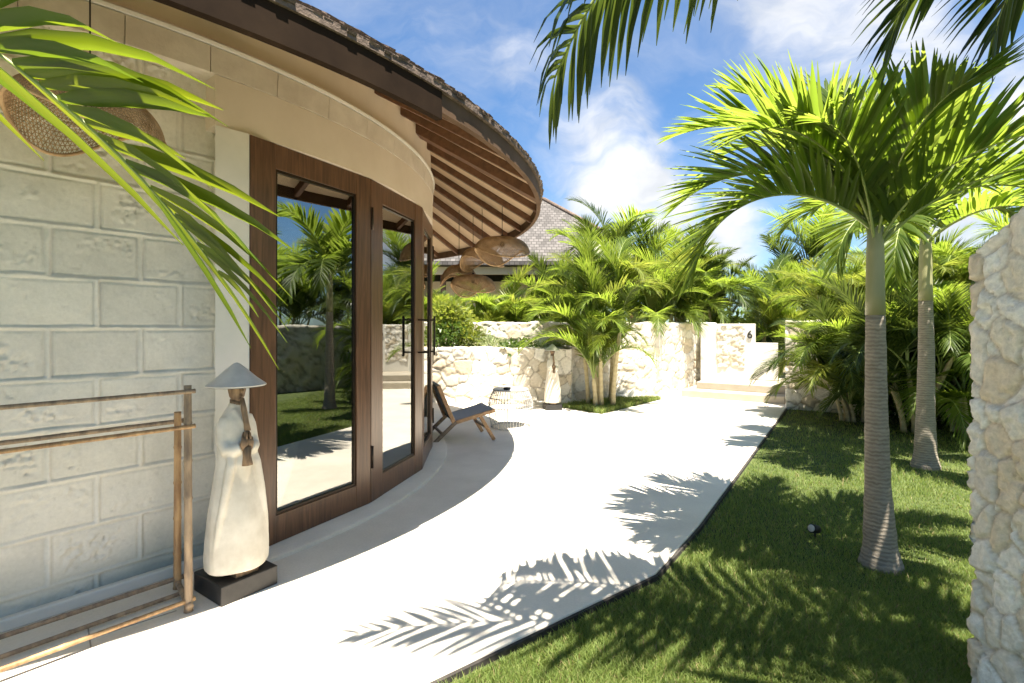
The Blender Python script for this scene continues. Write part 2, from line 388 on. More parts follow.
def in_poly(x, y, poly):
    c = np.zeros(len(x), bool); n = len(poly); j = n - 1
    for i in range(n):
        xi, yi = poly[i]; xj, yj = poly[j]
        c ^= ((yi > y) != (yj > y)) & (x < (xj - xi) * (y - yi) / (yj - yi + 1e-12) + xi); j = i
    return c

def grass(name, x, y, z0, hmin, hmax, wid, label):
    n = len(x); h = RNG.uniform(hmin, hmax, n) * (0.6 + 0.8 * vnoise(np.stack([x * 3, y * 3, x * 0], 1)))
    a = RNG.uniform(0, 2 * np.pi, n); la = RNG.uniform(0, 2 * np.pi, n); le = RNG.uniform(0.2, 1.0, n) * h
    w = wid * RNG.uniform(0.7, 1.3, n) * (1 + 0.12 * np.maximum(y - 3, 0))
    ca, sa = np.cos(a) * w / 2, np.sin(a) * w / 2
    V = np.empty((n, 5, 3))
    mx, my = x + np.cos(la) * le * 0.35, y + np.sin(la) * le * 0.35
    V[:, 0] = np.stack([x - ca, y - sa, np.full(n, z0)], 1); V[:, 1] = np.stack([x + ca, y + sa, np.full(n, z0)], 1)
    V[:, 2] = np.stack([mx + ca * .8, my + sa * .8, z0 + h * 0.62], 1); V[:, 3] = np.stack([mx - ca * .8, my - sa * .8, z0 + h * 0.62], 1)
    V[:, 4] = np.stack([x + np.cos(la) * le, y + np.sin(la) * le, z0 + h], 1)
    b = np.arange(n)[:, None] * 5
    quads = (b + np.array([0, 1, 2, 3])); tris = (b + np.array([3, 2, 4]))
    me = bpy.data.meshes.new(name)
    me.vertices.add(n * 5); me.vertices.foreach_set('co', V.reshape(-1))
    me.loops.add(n * 7); li = np.concatenate([quads.reshape(-1), tris.reshape(-1)]); me.loops.foreach_set('vertex_index', li.astype(np.int32))
    me.polygons.add(n * 2)
    ls = np.concatenate([np.arange(n) * 4, n * 4 + np.arange(n) * 3]); me.polygons.foreach_set('loop_start', ls.astype(np.int32))
    me.update(); me.validate(); me.materials.append(M['grass'])
    o = bpy.data.objects.new(name, me); COL.objects.link(o); return tag(o, label, 'grass', kind='stuff')

n = 420000
u = RNG.uniform(0, 1, n); gy = 1.3 / (1 - u * (1 - 1.3 / 9.4)); gx = RNG.uniform(-0.35, 1.12, n) * gy + RNG.uniform(-.1, .5, n)
k = in_poly(gx, gy, [(x + 0.02, y - 0.03) for x, y in lawn_poly]); gx, gy = gx[k], gy[k]
grass('lawn_grass', gx, gy, -0.037, 0.018, 0.045, 0.0042, 'short green lawn grass beside the pale path')
BED = [(0.86, 9.42), (1.507, 8.66), (3.05, 10.46), (2.3, 10.5), (1.3, 9.75)]
tag(MB().prism(BED, -0.005, 0.012).build('planting_bed', M['soil']), kind='structure')
gx = RNG.uniform(0.8, 3.1, 26000); gy = RNG.uniform(8.6, 10.6, 26000); k = in_poly(gx, gy, BED)
grass('bed_grass', gx[k], gy[k], 0.010, 0.04, 0.10, 0.006, 'patch of grass round the clump palm against the far stone wall')

# ------------------------------------------------------------------ stone walls
def stone_wall(name, path, h, th, cell, res, label, depth=0.03, pal=None, mortar=(0.45, 0.42, 0.37), edge=0.10, mat_=None, top_rough=0.03, z0=-0.08, hfun=None, crack=0.6, wobf=0.55, pits=0.0, grain=0.0):
    """rubble wall along a polyline (front face on the right-hand side of the direction of travel)"""
    P = [Vector((*p, 0)) for p in path]; cum = [0]
    for a, b in zip(P[:-1], P[1:]): cum.append(cum[-1] + (b - a).length)
    nrm = []
    for i in range(len(P)):
        d1 = (P[i] - P[i - 1]).normalized() if i else None; d2 = (P[i + 1] - P[i]).normalized() if i < len(P) - 1 else None
        d = ((d1 or d2) + (d2 or d1)).normalized(); nn = Vector((d.y, -d.x, 0))
        if d1 and d2: nn = nn / max(0.5, nn.dot(Vector((d1.y, -d1.x, 0))))
        nrm.append(nn)
    def at(s):
        i = max(k for k in range(len(P) - 1) if cum[k] <= s + 1e-6 or k == 0); t = min(1, (s - cum[i]) / (cum[i + 1] - cum[i]))
        return P[i].lerp(P[i + 1], t), nrm[i].lerp(nrm[i + 1], t)
    ns = max(2, int(cum[-1] / res)); nz = max(2, int((h - z0) / res)); nt = max(2, int(th / res))
    # cross-section loop: up the front, over the top, down the back
    loop = [(0, k / nz) for k in range(nz)] + [(k / nt, 1) for k in range(nt)] + [(1, 1 - k / nz) for k in range(nz + 1)]
    V = []; F = []; m = len(loop)
    for i in range(ns + 1):
        s = cum[-1] * i / ns; p, nn = at(s); hh = hfun(s) if hfun else h
        for (t, z) in loop:
            q = p - nn * (t * th); V.append((q.x, q.y, z0 + (hh - z0) * z))
    F = [(i * m + j, (i + 1) * m + j, (i + 1) * m + j + 1, i * m + j + 1) for i in range(ns) for j in range(m - 1)]
    # end caps as grids
    for e in (0, ns):
        p, nn = at(cum[-1] * e / ns); hh = hfun(cum[-1] * e / ns) if hfun else h
        b = len(V)
        for a in range(nt + 1):
            for z in range(nz + 1):
                q = p - nn * (a / nt * th); V.append((q.x, q.y, z0 + (hh - z0) * z / nz))
        for a in range(nt):
            for z in range(nz):
                f = (b + a * (nz + 1) + z, b + (a + 1) * (nz + 1) + z, b + (a + 1) * (nz + 1) + z + 1, b + a * (nz + 1) + z + 1)
                F.append(f[::-1] if e == 0 else f)
    bm = bmesh.new(); vs = [bm.verts.new(v) for v in V]
    for f in F: bm.faces.new([vs[i] for i in f])
    bmesh.ops.remove_doubles(bm, verts=bm.verts, dist=res * 0.2)
    bmesh.ops.recalc_face_normals(bm, faces=bm.faces)
    me = bpy.data.meshes.new(name); bm.to_mesh(me); bm.free()
    nv = len(me.vertices); co = np.empty(nv * 3); me.vertices.foreach_get('co', co); co = co.reshape(-1, 3)
    no = np.array([v.normal[:] for v in me.vertices])
    wob = np.stack([fbm(co * 5 + k * 31, 3) for k in range(3)], 1) - 0.45
    f1, f2, cid = voronoi(co + wob * np.array(cell) * wobf + 40, cell)
    e = np.clip((f2 - f1) / (edge * 2), 0, 1); e = e * e * (3 - 2 * e)
    disp = (e - 0.6) * depth + (hash3(cid * 91, cid * 13, cid * 7) - 0.5) * depth * 0.9 + (fbm(co * 16, 4) - 0.47) * depth * 0.9
    if grain: disp = disp + (fbm(co * 24 + 3, 4) - 0.47) * grain
    if pits:
        pt_ = np.clip((vnoise(co * 38) - 0.74) * 6, 0, 1) + np.clip((vnoise(co * 75 + 9) - 0.78) * 6, 0, 1) * .5
        disp = disp - pt_ * pits
    co2 = co + no * disp[:, None]
    topm = (co[:, 2] > h * 0.5) & (no[:, 2] > 0.3)
    co2[topm, 2] += (vnoise(co[topm] * 4.0) - 0.5) * 2 * top_rough
    me.vertices.foreach_set('co', co2.reshape(-1))
    pal = np.array(pal if pal else [(0.60, 0.55, 0.46), (0.66, 0.62, 0.54), (0.70, 0.67, 0.60), (0.58, 0.50, 0.38), (0.64, 0.58, 0.48), (0.72, 0.69, 0.63), (0.54, 0.47, 0.36)])
    col = pal[(cid * 977 % 1 * len(pal)).astype(int)]
    pt = np.clip((fbm(co * 3.2 + 7, 4) - 0.5) * 4, 0, 1)[:, None]
    col = col * (1 - 0.25 * pt) + np.array([0.50, 0.39, 0.26]) * 0.25 * pt
    ek = np.clip((f2 - f1) / edge, 0, 1)[:, None]; col = col * ek + (np.array(mortar) * (1 - crack) + col * crack) * (1 - ek)
    ca = me.color_attributes.new('tint', 'FLOAT_COLOR', 'POINT')
    ca.data.foreach_set('color', np.concatenate([col, np.ones((nv, 1))], 1).reshape(-1).astype(np.float32))
    me.polygons.foreach_set('use_smooth', [True] * len(me.polygons)); me.materials.append(mat_ or M['stone'])
    o = bpy.data.objects.new(name, me); COL.objects.link(o)
    return tag(o, label, 'wall')

ST_MORT = (0.16, 0.14, 0.11)
stone_wall('stone_wall', [(-4.2, 11.0), (-2.2, 10.2), (-0.77, 9.85), (1.12, 9.7), (1.2, 10.3)], 1.07, 0.32, (0.27, 0.27, 0.24), 0.02,
           'low cream rubble planter wall behind the lounge chair and wire table', depth=0.014, mortar=ST_MORT, edge=0.075, crack=0.2)
stone_wall('stone_wall', [(-4.6, 11.6), (1.15, 10.35), (2.5, 10.55), (4.0, 11.85), (4.72, 12.45)], 1.56, 0.35, (0.25, 0.25, 0.18), 0.024,
           'taller pale rubble wall behind the clump palm leading to the gate', depth=0.018, mortar=(0.3, 0.27, 0.22), edge=0.075, crack=0.4)
stone_wall('stone_wall', [(5.02, 9.46), (7.6, 7.70)], 1.58, 0.8, (0.28, 0.28, 0.26), 0.02,
           'cream rubble garden wall right of the gate steps with dark joints', depth=0.014, mortar=ST_MORT, edge=0.075, crack=0.15)
stone_wall('stone_wall', [(7.75, 7.65), (7.2, 4.2), (6.6, -1.5)], 1.5, 0.35, (0.3, 0.3, 0.26), 0.06,
           'grey rubble boundary wall along the far side of the lawn, mirrored in the glass door', depth=0.035, mortar=ST_MORT, edge=0.1, crack=0.2,
           pal=[(0.42, 0.40, 0.35), (0.5, 0.47, 0.41), (0.46, 0.42, 0.35)])
CORAL = [(0.76, 0.73, 0.67), (0.78, 0.76, 0.71), (0.66, 0.61, 0.52), (0.73, 0.69, 0.62), (0.72, 0.70, 0.65), (0.64, 0.55, 0.43), (0.70, 0.65, 0.57), (0.70, 0.67, 0.62), (0.62, 0.57, 0.5), (0.7, 0.68, 0.63)]
def near_h(s):   # travel goes from behind the camera to the far end
    d = 3.1 - s
    return 2.02 - 0.34 * max(0, 1 - d / 0.22) ** 1.6
stone_wall('coral_stone_wall', [(1.808, 2.03), (1.95, -1.04)], 1.95, 0.42, (0.105, 0.085, 0.135), 0.009,
           'rough coral stone wall in the right foreground, cream with orange patches', depth=0.014, pal=CORAL, mortar=(0.36, 0.30, 0.23), edge=0.075, wobf=1.0, pits=0.013, grain=0.03, mat_=M['coral'],
           top_rough=0.03, hfun=lambda s: 1.95 - 0.21 * max(0, 1 - s / 0.3), crack=0.35)

# ------------------------------------------------------------------ gate, steps
AX = Vector((0.57, 0.82, 0)).normalized(); DX = Vector((0.82, -0.57, 0)).normalized()
G0 = Vector((5.17, 9.76, 0))                                   # right front corner of the lower step
def gp(a, b): q = G0 + DX * a + AX * b; return (q.x, q.y)
gs = thing('garden_steps', 'two broad cream steps leading up to the garden gate', 'steps')
MB().prism([gp(0.0, 0), gp(0.0, 3.2), gp(-1.95, 3.2), gp(-1.95, 0)], -0.02, 0.145).build('step', M['step'], gs, bevel=0.01)
MB().prism([gp(0.0, 0.42), gp(0.0, 3.2), gp(-1.75, 3.2), gp(-1.75, 0.42)], 0.147, 0.29).build('step', M['step'], gs, bevel=0.01)
gt = thing('garden_gate', 'stone clad gate pier with house number 6 and a low white gate beside it', 'gate')
bY = 1.55
MB().prism([gp(-0.80, bY), gp(-0.80, bY + .22), gp(-1.62, bY + .22), gp(-1.62, bY)], 0.29, 1.545).build('pier', M['pale_plaster'], gt, bevel=0.008)
MB().prism([gp(-0.33, bY + .02), gp(-0.33, bY + .10), gp(-0.798, bY + .10), gp(-0.798, bY + .02)], 0.30, 1.12).build('gate_leaf', M['pale_plaster'], gt, bevel=0.006)
o = stone_wall('cladding', [gp(-1.58, bY - 0.012), gp(-0.99, bY - 0.012)], 1.52, 0.05, (0.13, 0.13, 0.11), 0.025, 'x', depth=0.02, mortar=(0.3, 0.26, 0.2), edge=0.1, z0=0.56, top_rough=0.004)
for kx in ('label', 'category'): del o[kx]
o.parent = gt
cu = bpy.data.curves.new('num', 'FONT'); cu.body = '6'; cu.size = 0.25; cu.extrude = 0.008; cu.align_x = 'CENTER'
tmp = bpy.data.objects.new('num', cu); COL.objects.link(tmp)
me6 = bpy.data.meshes.new_from_object(tmp.evaluated_get(bpy.context.evaluated_depsgraph_get())); bpy.data.objects.remove(tmp)
me6.materials.clear(); me6.materials.append(M['black_plastic'])
o6 = bpy.data.objects.new('house_number', me6); COL.objects.link(o6); o6.parent = gt
q = gp(-0.885, bY - 0.012); o6.location = (q[0], q[1], 1.22)
o6.rotation_euler = Matrix((DX, Vector((0, 0, 1)), -AX)).transposed().to_euler()
pr = thing('gate_post', 'short pale stone post standing between the tall wall and the gate pier', 'post', (*gp(-1.765, bY - 0.03), 0))
MB().box((0, 0, 0.80), (0.29, 0.34, 1.55), math.atan2(DX.y, DX.x)).build('shaft', M['pale_plaster'], pr, bevel=0.02)

# ------------------------------------------------------------------ the round villa
C = (-4.78, 5.54); RD = 3.88; RE = 5.10
villa = thing('round_villa', 'round villa of pale limestone blocks with brown glass doors and wide eaves', 'house', (C[0], C[1], 0))
def vpart(mb, name, m, parent=None, **kw):
    """parts are modelled in world coordinates, then shifted under the villa"""
    o = mb.build(name, m, None, **kw)
    o.data.transform(Matrix.Translation((-C[0], -C[1], 0))); o.parent = parent or villa
    return o
PW = Vector((-2.458, 2.473, 0)); DW = Vector((0.631, 0.776, 0)).normalized(); NW = Vector((0.776, -0.631, 0)).normalized()
def soffit_z(r): return 3.42 - (r - 3.88) * 0.577

def block_wall():
    L0, L1, H = -1.2, 0.97, 3.45; res = 0.0072
    nx = int((L1 - L0) / res); nz = int(H / res)
    S, Z = np.meshgrid(np.linspace(L0, L1, nx + 1), np.linspace(0, H, nz + 1), indexing='ij'); s = S.ravel(); z = Z.ravel()
    hB, lB = 0.262, 0.395
    zr = (z - CAMH) / hB; row = np.floor(zr); fz = (zr - row) * hB
    so_ = (s - 0.372 + (row % 2) * lB / 2) / lB; ci = np.floor(so_); fs = (so_ - ci) * lB
    wav = (vnoise(np.stack([s * 14, z * 14, s * 0], 1)) - 0.5) * 0.006
    dj = np.minimum(np.minimum(fz, hB - fz), np.minimum(fs, lB - fs)) + wav
    bead = np.clip((0.0125 - np.abs(dj)) / 0.006, 0, 1)            # pointed mortar stands a little proud
    groove = np.exp(-((dj - 0.0155) / 0.0045) ** 2)
    bid = hash3(row, ci, 3)
    p3 = np.stack([s, z, s * 0], 1)
    n1 = fbm(p3 * 9 + bid[:, None] * 20, 4); n2 = fbm(p3 * 48, 4)
    rough = np.clip((fbm(p3 * 4.5 + 31 + bid[:, None] * 9, 3) - 0.455) * 7, 0, 1) * np.clip((dj - 0.03) / 0.03, 0, 1)
    pits = np.clip((vnoise(p3 * 55) - 0.86) * 9, 0, 1) * np.clip((dj - 0.03) / 0.02, 0, 1) * (0.25 + rough)
    d = bead * 0.007 - groove * 0.007 * (0.4 + 1.2 * vnoise(p3 * 6)) + (n1 - 0.47) * 0.016 + rough * (n2 - 0.47) * 0.05 - pits * 0.010 + (bid - 0.5) * 0.005
    x = PW.x + DW.x * s + NW.x * d; y = PW.y + DW.y * s + NW.y * d
    r = np.hypot(x - C[0], y - C[1]); zz = np.minimum(z, soffit_z(r) - 0.02)
    v = np.stack([x - C[0], y - C[1], zz], 1)
    idx = np.arange((nx + 1) * (nz + 1)).reshape(nx + 1, nz + 1)
    F = np.stack([idx[:-1, :-1], idx[1:, :-1], idx[1:, 1:], idx[:-1, 1:]], -1).reshape(-1, 4)
    me = bpy.data.meshes.new('block_wall'); me.from_pydata(v.tolist(), [], F.tolist())
    base = np.array([0.69, 0.655, 0.585]); col = base * (0.97 + 0.10 * (bid[:, None] - 0.5) + 0.2 * (n1[:, None] - 0.47))
    col = col * (1 - 0.35 * pits[:, None]) * (1 + 0.03 * bead[:, None] - 0.06 * groove[:, None])
    damp = np.clip(0.30 + 0.16 * (vnoise(p3 * 3) - .5) - z, 0, 1)[:, None] * 2.2             # tide mark of damp at the foot
    col = col * (1 - np.clip(damp, 0, .55) * np.array([0.85, 0.72, 0.68]))
    ca = me.color_attributes.new('tint', 'FLOAT_COLOR', 'POINT')
    ca.data.foreach_set('color', np.concatenate([col, np.ones((len(col), 1))], 1).reshape(-1).astype(np.float32))
    me.polygons.foreach_set('use_smooth', [True] * len(me.polygons)); me.materials.append(M['block'])
    o = bpy.data.objects.new('block_wall', me); COL.objects.link(o); o.parent = villa
    b = MB(); q0 = PW + DW * L0 - NW * 0.09; q1 = PW + DW * L1 - NW * 0.09   # wall core behind the face
    b.bar((q0.x, q0.y, 1.2), (q1.x, q1.y, 1.2), 0.14, 2.4); vpart(b, 'wall_core', M['pale_plaster'])
block_wall()
# foot ledge of the block wall
b = MB(); q0 = PW + DW * -1.5 + NW * 0.022; q1 = PW + DW * 0.96 + NW * 0.022
b.bar((q0.x, q0.y, 0.03), (q1.x, q1.y, 0.03), 0.045, 0.062); vpart(b, 'foot_ledge', M['pale_plaster'], bevel=0.008)

P0 = Vector((-1.639, 3.221)); P1 = Vector((-1.145, 4.181)); P2 = Vector((-0.900, 5.171)); P3 = Vector((-0.951, 6.170))
def on_drum(deg, r=RD): return Vector((C[0] + r * math.cos(R(deg)), C[1] + r * math.sin(R(deg))))
# pilaster of smooth plaster between block wall and door
b = MB(); w217 = PW + DW * 0.965
b.prism([(w217.x, w217.y)] + [tuple(on_drum(q, RD + .003 + (q + 39.3) * .006)) for q in (-39.3, -38.5, -37.6, -36.6)] + [(P0.x - .002, P0.y - .004), (P0.x - 0.20, P0.y + .20), (w217.x - .2, w217.y + .12)], 0.0, 2.664)
vpart(b, 'pilaster', M['pale_plaster'])
b = MB(); b.prism([(w217.x, w217.y)] + [tuple(on_drum(q, RD + .003)) for q in (-39.3, -38.5, -37.6, -36.6)] + [(P0.x - 0.20, P0.y + .20), (w217.x - .2, w217.y + .12)], 2.666, 2.967)
vpart(b, 'plaster_return', M['plaster'])
ZD = 2.665
vpart(MB().sweep(C, [(RD - .22, ZD), (RD, ZD), (RD, 2.968), (RD - .22, 2.968)], -39.3, 200, 200), 'plaster_band', M['plaster'], auto=30)
cb = MB(); a = -58.0; stepa = 6.1                                # stone course: single blocks with open joints
cb.sweep(C, [(RD - .25, 2.969), (RD - .004, 2.969), (RD - .004, 3.13), (RD - .25, 3.13)], -58, 200, 210)
while a < 60:
    cb.sweep(C, [(RD - .1, 2.971), (RD + .006, 2.971), (RD + .012, 3.125), (RD - .1, 3.125)], a + .035, a + stepa - .035, 8); a += stepa
vpart(cb, 'stone_course', M['course'], auto=30)
vpart(MB().sweep(C, [(RD - .2, 3.131), (RD + .022, 3.131), (RD + .026, 3.15), (RD + .004, 3.17), (RD - .2, 3.17)], -58, 200, 210), 'ledge', M['pale_plaster'], auto=30)
vpart(MB().sweep(C, [(RD - .25, 3.171), (RD - .02, 3.171), (RD - .02, 3.50), (RD - .25, 3.50)], -58, 200, 210), 'upper_band', M['plaster'], auto=30)
vpart(MB().sweep(C, [(RD - .22, 0), (RD - .01, 0), (RD - .01, ZD - .003), (RD - .22, ZD - .003)], 40.5, 304, 180), 'rear_wall', M['plaster'], auto=30)
# threshold ring
vpart(MB().sweep(C, [(RD - .5, -0.02), (RD + .17, -0.02), (RD + .17, 0.022), (RD + .155, 0.03), (RD - .5, 0.03)], -37.0, 44, 80), 'threshold', M['path'], auto=40)
# interior
vpart(MB().lathe([(0.01, 0), (RD - .3, 0), (RD - .3, 0.02), (0.01, 0.02)], 64, (C[0], C[1], 0)), 'floor', mat('room_floor', (0.16, 0.14, 0.12), None, 0.4))
vpart(MB().sweep(C, [(1.2, 0.02), (1.4, 0.02), (1.4, 3.4), (1.2, 3.4)], -170, 170, 60), 'inner_partition', mat('room_wall', (0.10, 0.085, 0.07), None, 0.8), auto=30)
vpart(MB().lathe([(0.01, 3.2), (RD - .26, 3.2), (RD - .26, 3.23), (0.01, 3.23)], 64, (C[0], C[1], 0)), 'ceiling', mat('room_ceiling', (0.2, 0.16, 0.12), None, 0.8))

def door(A, B, lw, rw, handle=None, hinge=False):
    A = Vector((*A, 0)); B = Vector((*B, 0)); d = (B - A).normalized(); Lh = (B - A).length; nn = Vector((d.y, -d.x, 0)); th = 0.06
    z0 = 0.031; z1 = ZD - 0.003
    def slab(mb, s0, s1, za, zb, n0=-th, n1=0.0):
        c = A + d * ((s0 + s1) / 2) + nn * ((n0 + n1) / 2); c.z = (za + zb) / 2
        mb.box(c, (s1 - s0, n1 - n0, zb - za), math.atan2(d.y, d.x))
    fr = MB(); g = 0.004
    slab(fr, g, lw, z0, z1); slab(fr, Lh - rw, Lh - g, z0, z1)
    slab(fr, lw, Lh - rw, z0, 0.215, -th, -0.002); slab(fr, lw, Lh - rw, 2.50, z1, -th, -0.002)
    D = vpart(fr, 'door', M['door_wood'], bevel=0.004)
    # glazing bead
    bd = MB(); t = 0.018
    slab(bd, lw, lw + t, 0.215, 2.5, -.045, -.012); slab(bd, Lh - rw - t, Lh - rw, 0.215, 2.5, -.045, -.012)
    slab(bd, lw + t, Lh - rw - t, 0.215, 0.215 + t, -.045, -.012); slab(bd, lw + t, Lh - rw - t, 2.5 - t, 2.5, -.045, -.012)
    vpart(bd, 'glazing_bead', M['metal'], D)
    gl = MB(); slab(gl, lw + .002, Lh - rw - .002, 0.217, 2.498, -0.030, -0.024); vpart(gl, 'glass', M['glass'], D)
    if hinge:
        for z in (0.40, 2.34):
            h = MB(); p = A + d * 0.012 + nn * 0.006; h.tube([(p.x, p.y, z - .09), (p.x, p.y, z + .09)], 0.011, 8); vpart(h, 'hinge', M['metal'], D)
    for hs in (handle or []):
        h = MB(); p = A + d * hs; q = p + nn * 0.11
        h.bar((q.x, q.y, 1.17), (q.x, q.y, 1.57), 0.020, 0.020, up=(d.x, d.y, 0))
        for z in (1.21, 1.53): h.bar((p.x, p.y, z), (q.x, q.y, z), 0.016, 0.016)
        vpart(h, 'pull_handle', M['metal'], D, bevel=0.003)
    # lock plate
    return D
door(P0, P1, 0.19, 0.16)
door(P1, P2, 0.20, 0.17, handle=[0.92], hinge=True)
door(P2, P3, 0.15, 0.16, handle=[0.10])
door(P3, on_drum(24.6), 0.16, 0.16, hinge=True)
door(on_drum(24.6), on_drum(40.2), 0.16, 0.16)

# roof
roof_m = MB(); nseg = 180
ZE = 2.835
roof_m.sweep(C, [(0.3, ZE + 4.8 * .577 - .02), (RE - .02, ZE - .035), (RE - .0, ZE - .03), (RE, ZE + .01), (0.3, ZE + 4.8 * .577 + .05)], -180, 180, nseg)
roof = vpart(roof_m, 'roof', M['shingle'], auto=40)
sh = MB(); rr = random.Random(3)
for layer, (ro, dz, nn_) in enumerate(((0.0, 0.0, 620), (-0.02, 0.028, 620), (-0.06, 0.062, 600), (-0.16, .12, 560), (-.28, .19, 520))):
    for i in range(nn_):
        if layer and rr.random() < 0.02: continue
        an = R(-150 + 300 * (i + rr.uniform(-.25, .25)) / nn_); r = RE + ro + rr.uniform(-.009, .009); ww = 0.052 + rr.uniform(-.008, .004)
        M3 = Matrix.Rotation(an, 3, 'Z') @ Matrix.Rotation(R(30 + rr.uniform(-2, 2)), 3, 'Y') @ Matrix.Rotation(R(rr.uniform(-4, 4)), 3, 'X')
        cx = r - .09
        sh.box((C[0] + cx * math.cos(an), C[1] + cx * math.sin(an), ZE + dz + .09 * .577 + rr.uniform(-.004, .004)), (0.21, ww, 0.014), M=M3)
vpart(sh, 'shingle', M['shingle'], roof)
# soffit and rafters
vpart(MB().sweep(C, [(RD - .24, soffit_z(RD - .24) + .042), (RE - .05, soffit_z(RE - .05) + .042), (RE - .05, soffit_z(RE - .05) + .049), (RD - .24, soffit_z(RD - .24) + .049)], -180, 180, nseg), 'soffit', M['soffit'], roof, auto=30)
def rafter_mesh(w, h):
    m = MB(); r0, r1 = RD - .15, RE - .055
    V = []
    for r in (r0, r1):
        zt = soffit_z(r) + .041
        V += [(r, -w / 2, zt - h), (r, w / 2, zt - h), (r, w / 2, zt), (r, -w / 2, zt)]
    m.add(V, [(0, 1, 2, 3), (7, 6, 5, 4), (0, 4, 5, 1), (1, 5, 6, 2), (2, 6, 7, 3), (3, 7, 4, 0)])
    return m
thin = rafter_mesh(0.05, 0.078).build('rafter', M['rafter_wood'], roof, bevel=0.003)
wide = rafter_mesh(0.16, 0.10).build('rafter', M['rafter_wood'], roof, bevel=0.003)
angs = [-118 + 6.6 * i for i in range(32)]
ft = fw = True
for i, an in enumerate(angs):
    isw = i % 5 == 2
    if isw: o = wide if fw else wide.copy(); fw = False
    else: o = thin if ft else thin.copy(); ft = False
    if o.name not in COL.objects: COL.objects.link(o); o.parent = roof
    o.rotation_euler = (0, 0, R(an))
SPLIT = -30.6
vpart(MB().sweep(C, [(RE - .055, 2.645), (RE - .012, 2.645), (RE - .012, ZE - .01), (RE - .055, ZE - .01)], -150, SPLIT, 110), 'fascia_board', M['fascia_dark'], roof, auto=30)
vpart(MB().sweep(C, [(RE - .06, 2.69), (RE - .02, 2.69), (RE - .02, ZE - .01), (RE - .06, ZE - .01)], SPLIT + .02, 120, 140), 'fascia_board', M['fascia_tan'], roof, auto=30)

# ------------------------------------------------------------------ pavilion behind
pav = thing('pavilion', 'neighbouring pavilion with grey shingled hip roof rising behind the palms', 'house', (0, 19.3, 0))
def px_roof():
    m, N, L, B = newmat('grey_shingle')
    tc = N.new('ShaderNodeTexCoord'); br = N.new('ShaderNodeTexBrick'); br.inputs['Scale'].default_value = 1.0
    mp = N.new('ShaderNodeMapping'); mp.inputs['Rotation'].default_value = (R(90), 0, 0); L.new(tc.outputs['Object'], mp.inputs[0]); L.new(mp.outputs[0], br.inputs['Vector'])
    br.inputs['Brick Width'].default_value = 0.16; br.inputs['Row Height'].default_value = 0.11; br.inputs['Mortar Size'].default_value = 0.010; br.inputs['Bias'].default_value = 0.1
    br.inputs['Color1'].default_value = (0.055, 0.050, 0.047, 1); br.inputs['Color2'].default_value = (0.12, 0.11, 0.105, 1); br.inputs['Mortar'].default_value = (0.03, 0.027, 0.025, 1)
    L.new(br.outputs['Color'], B.inputs['Base Color']); B.inputs['Roughness'].default_value = 0.9; return m
GS = px_roof()
rf = MB(); x0, x1, y0, y1, ez = -6.0, 4.5, -3.3, 3.3, 3.53
Vr = [(x0, y0, ez), (x1, y0, ez), (x1, y1, ez), (x0, y1, ez), (-2.7, 0, 6.25), (1.2, 0, 6.25)]
rf.add(Vr + [(x, y, z - .12) for x, y, z in Vr], [(0, 1, 5, 4), (1, 2, 5), (2, 3, 4, 5), (3, 0, 4), (0, 6, 7, 1), (1, 7, 8, 2), (2, 8, 9, 3), (3, 9, 6, 0), (6, 9, 8, 7)])
prf = rf.build('roof', GS, pav)
rc = MB()
for e in ((1, 5), (0, 4), (2, 5), (4, 5)):
    rc.tube([Vector(Vr[e[0]]) + Vector((0, 0, .03)), Vector(Vr[e[1]]) + Vector((0, 0, .03))], 0.07, 8)
rc.build('ridge_cap', M['shingle'], prf)
bm_ = MB(); bm_.box((-0.75, -2.9, 3.27), (9.4, 0.18, 0.24)); bm_.box((-0.75, 2.9, 3.27), (9.4, 0.18, 0.24)); bm_.box((3.9, 0, 3.27), (.18, 5.6, .24)); bm_.box((-5.4, 0, 3.27), (.18, 5.6, .24))
bm_.build('beam', mat('cream_beam', (0.5, 0.42, 0.3), (0.56, 0.48, 0.36), 0.8, 3), pav)
for x in (-5.2, -2.2, 0.8, 3.8):
    for y in (-2.8, 2.8): MB().box((x, y, 1.57), (0.16, 0.16, 3.15)).build('post', M['rafter_wood'], pav, bevel=.01)
MB().box((-0.75, 0.5, 1.55), (7.0, 3.0, 3.1)).build('wall', M['plaster'], pav)

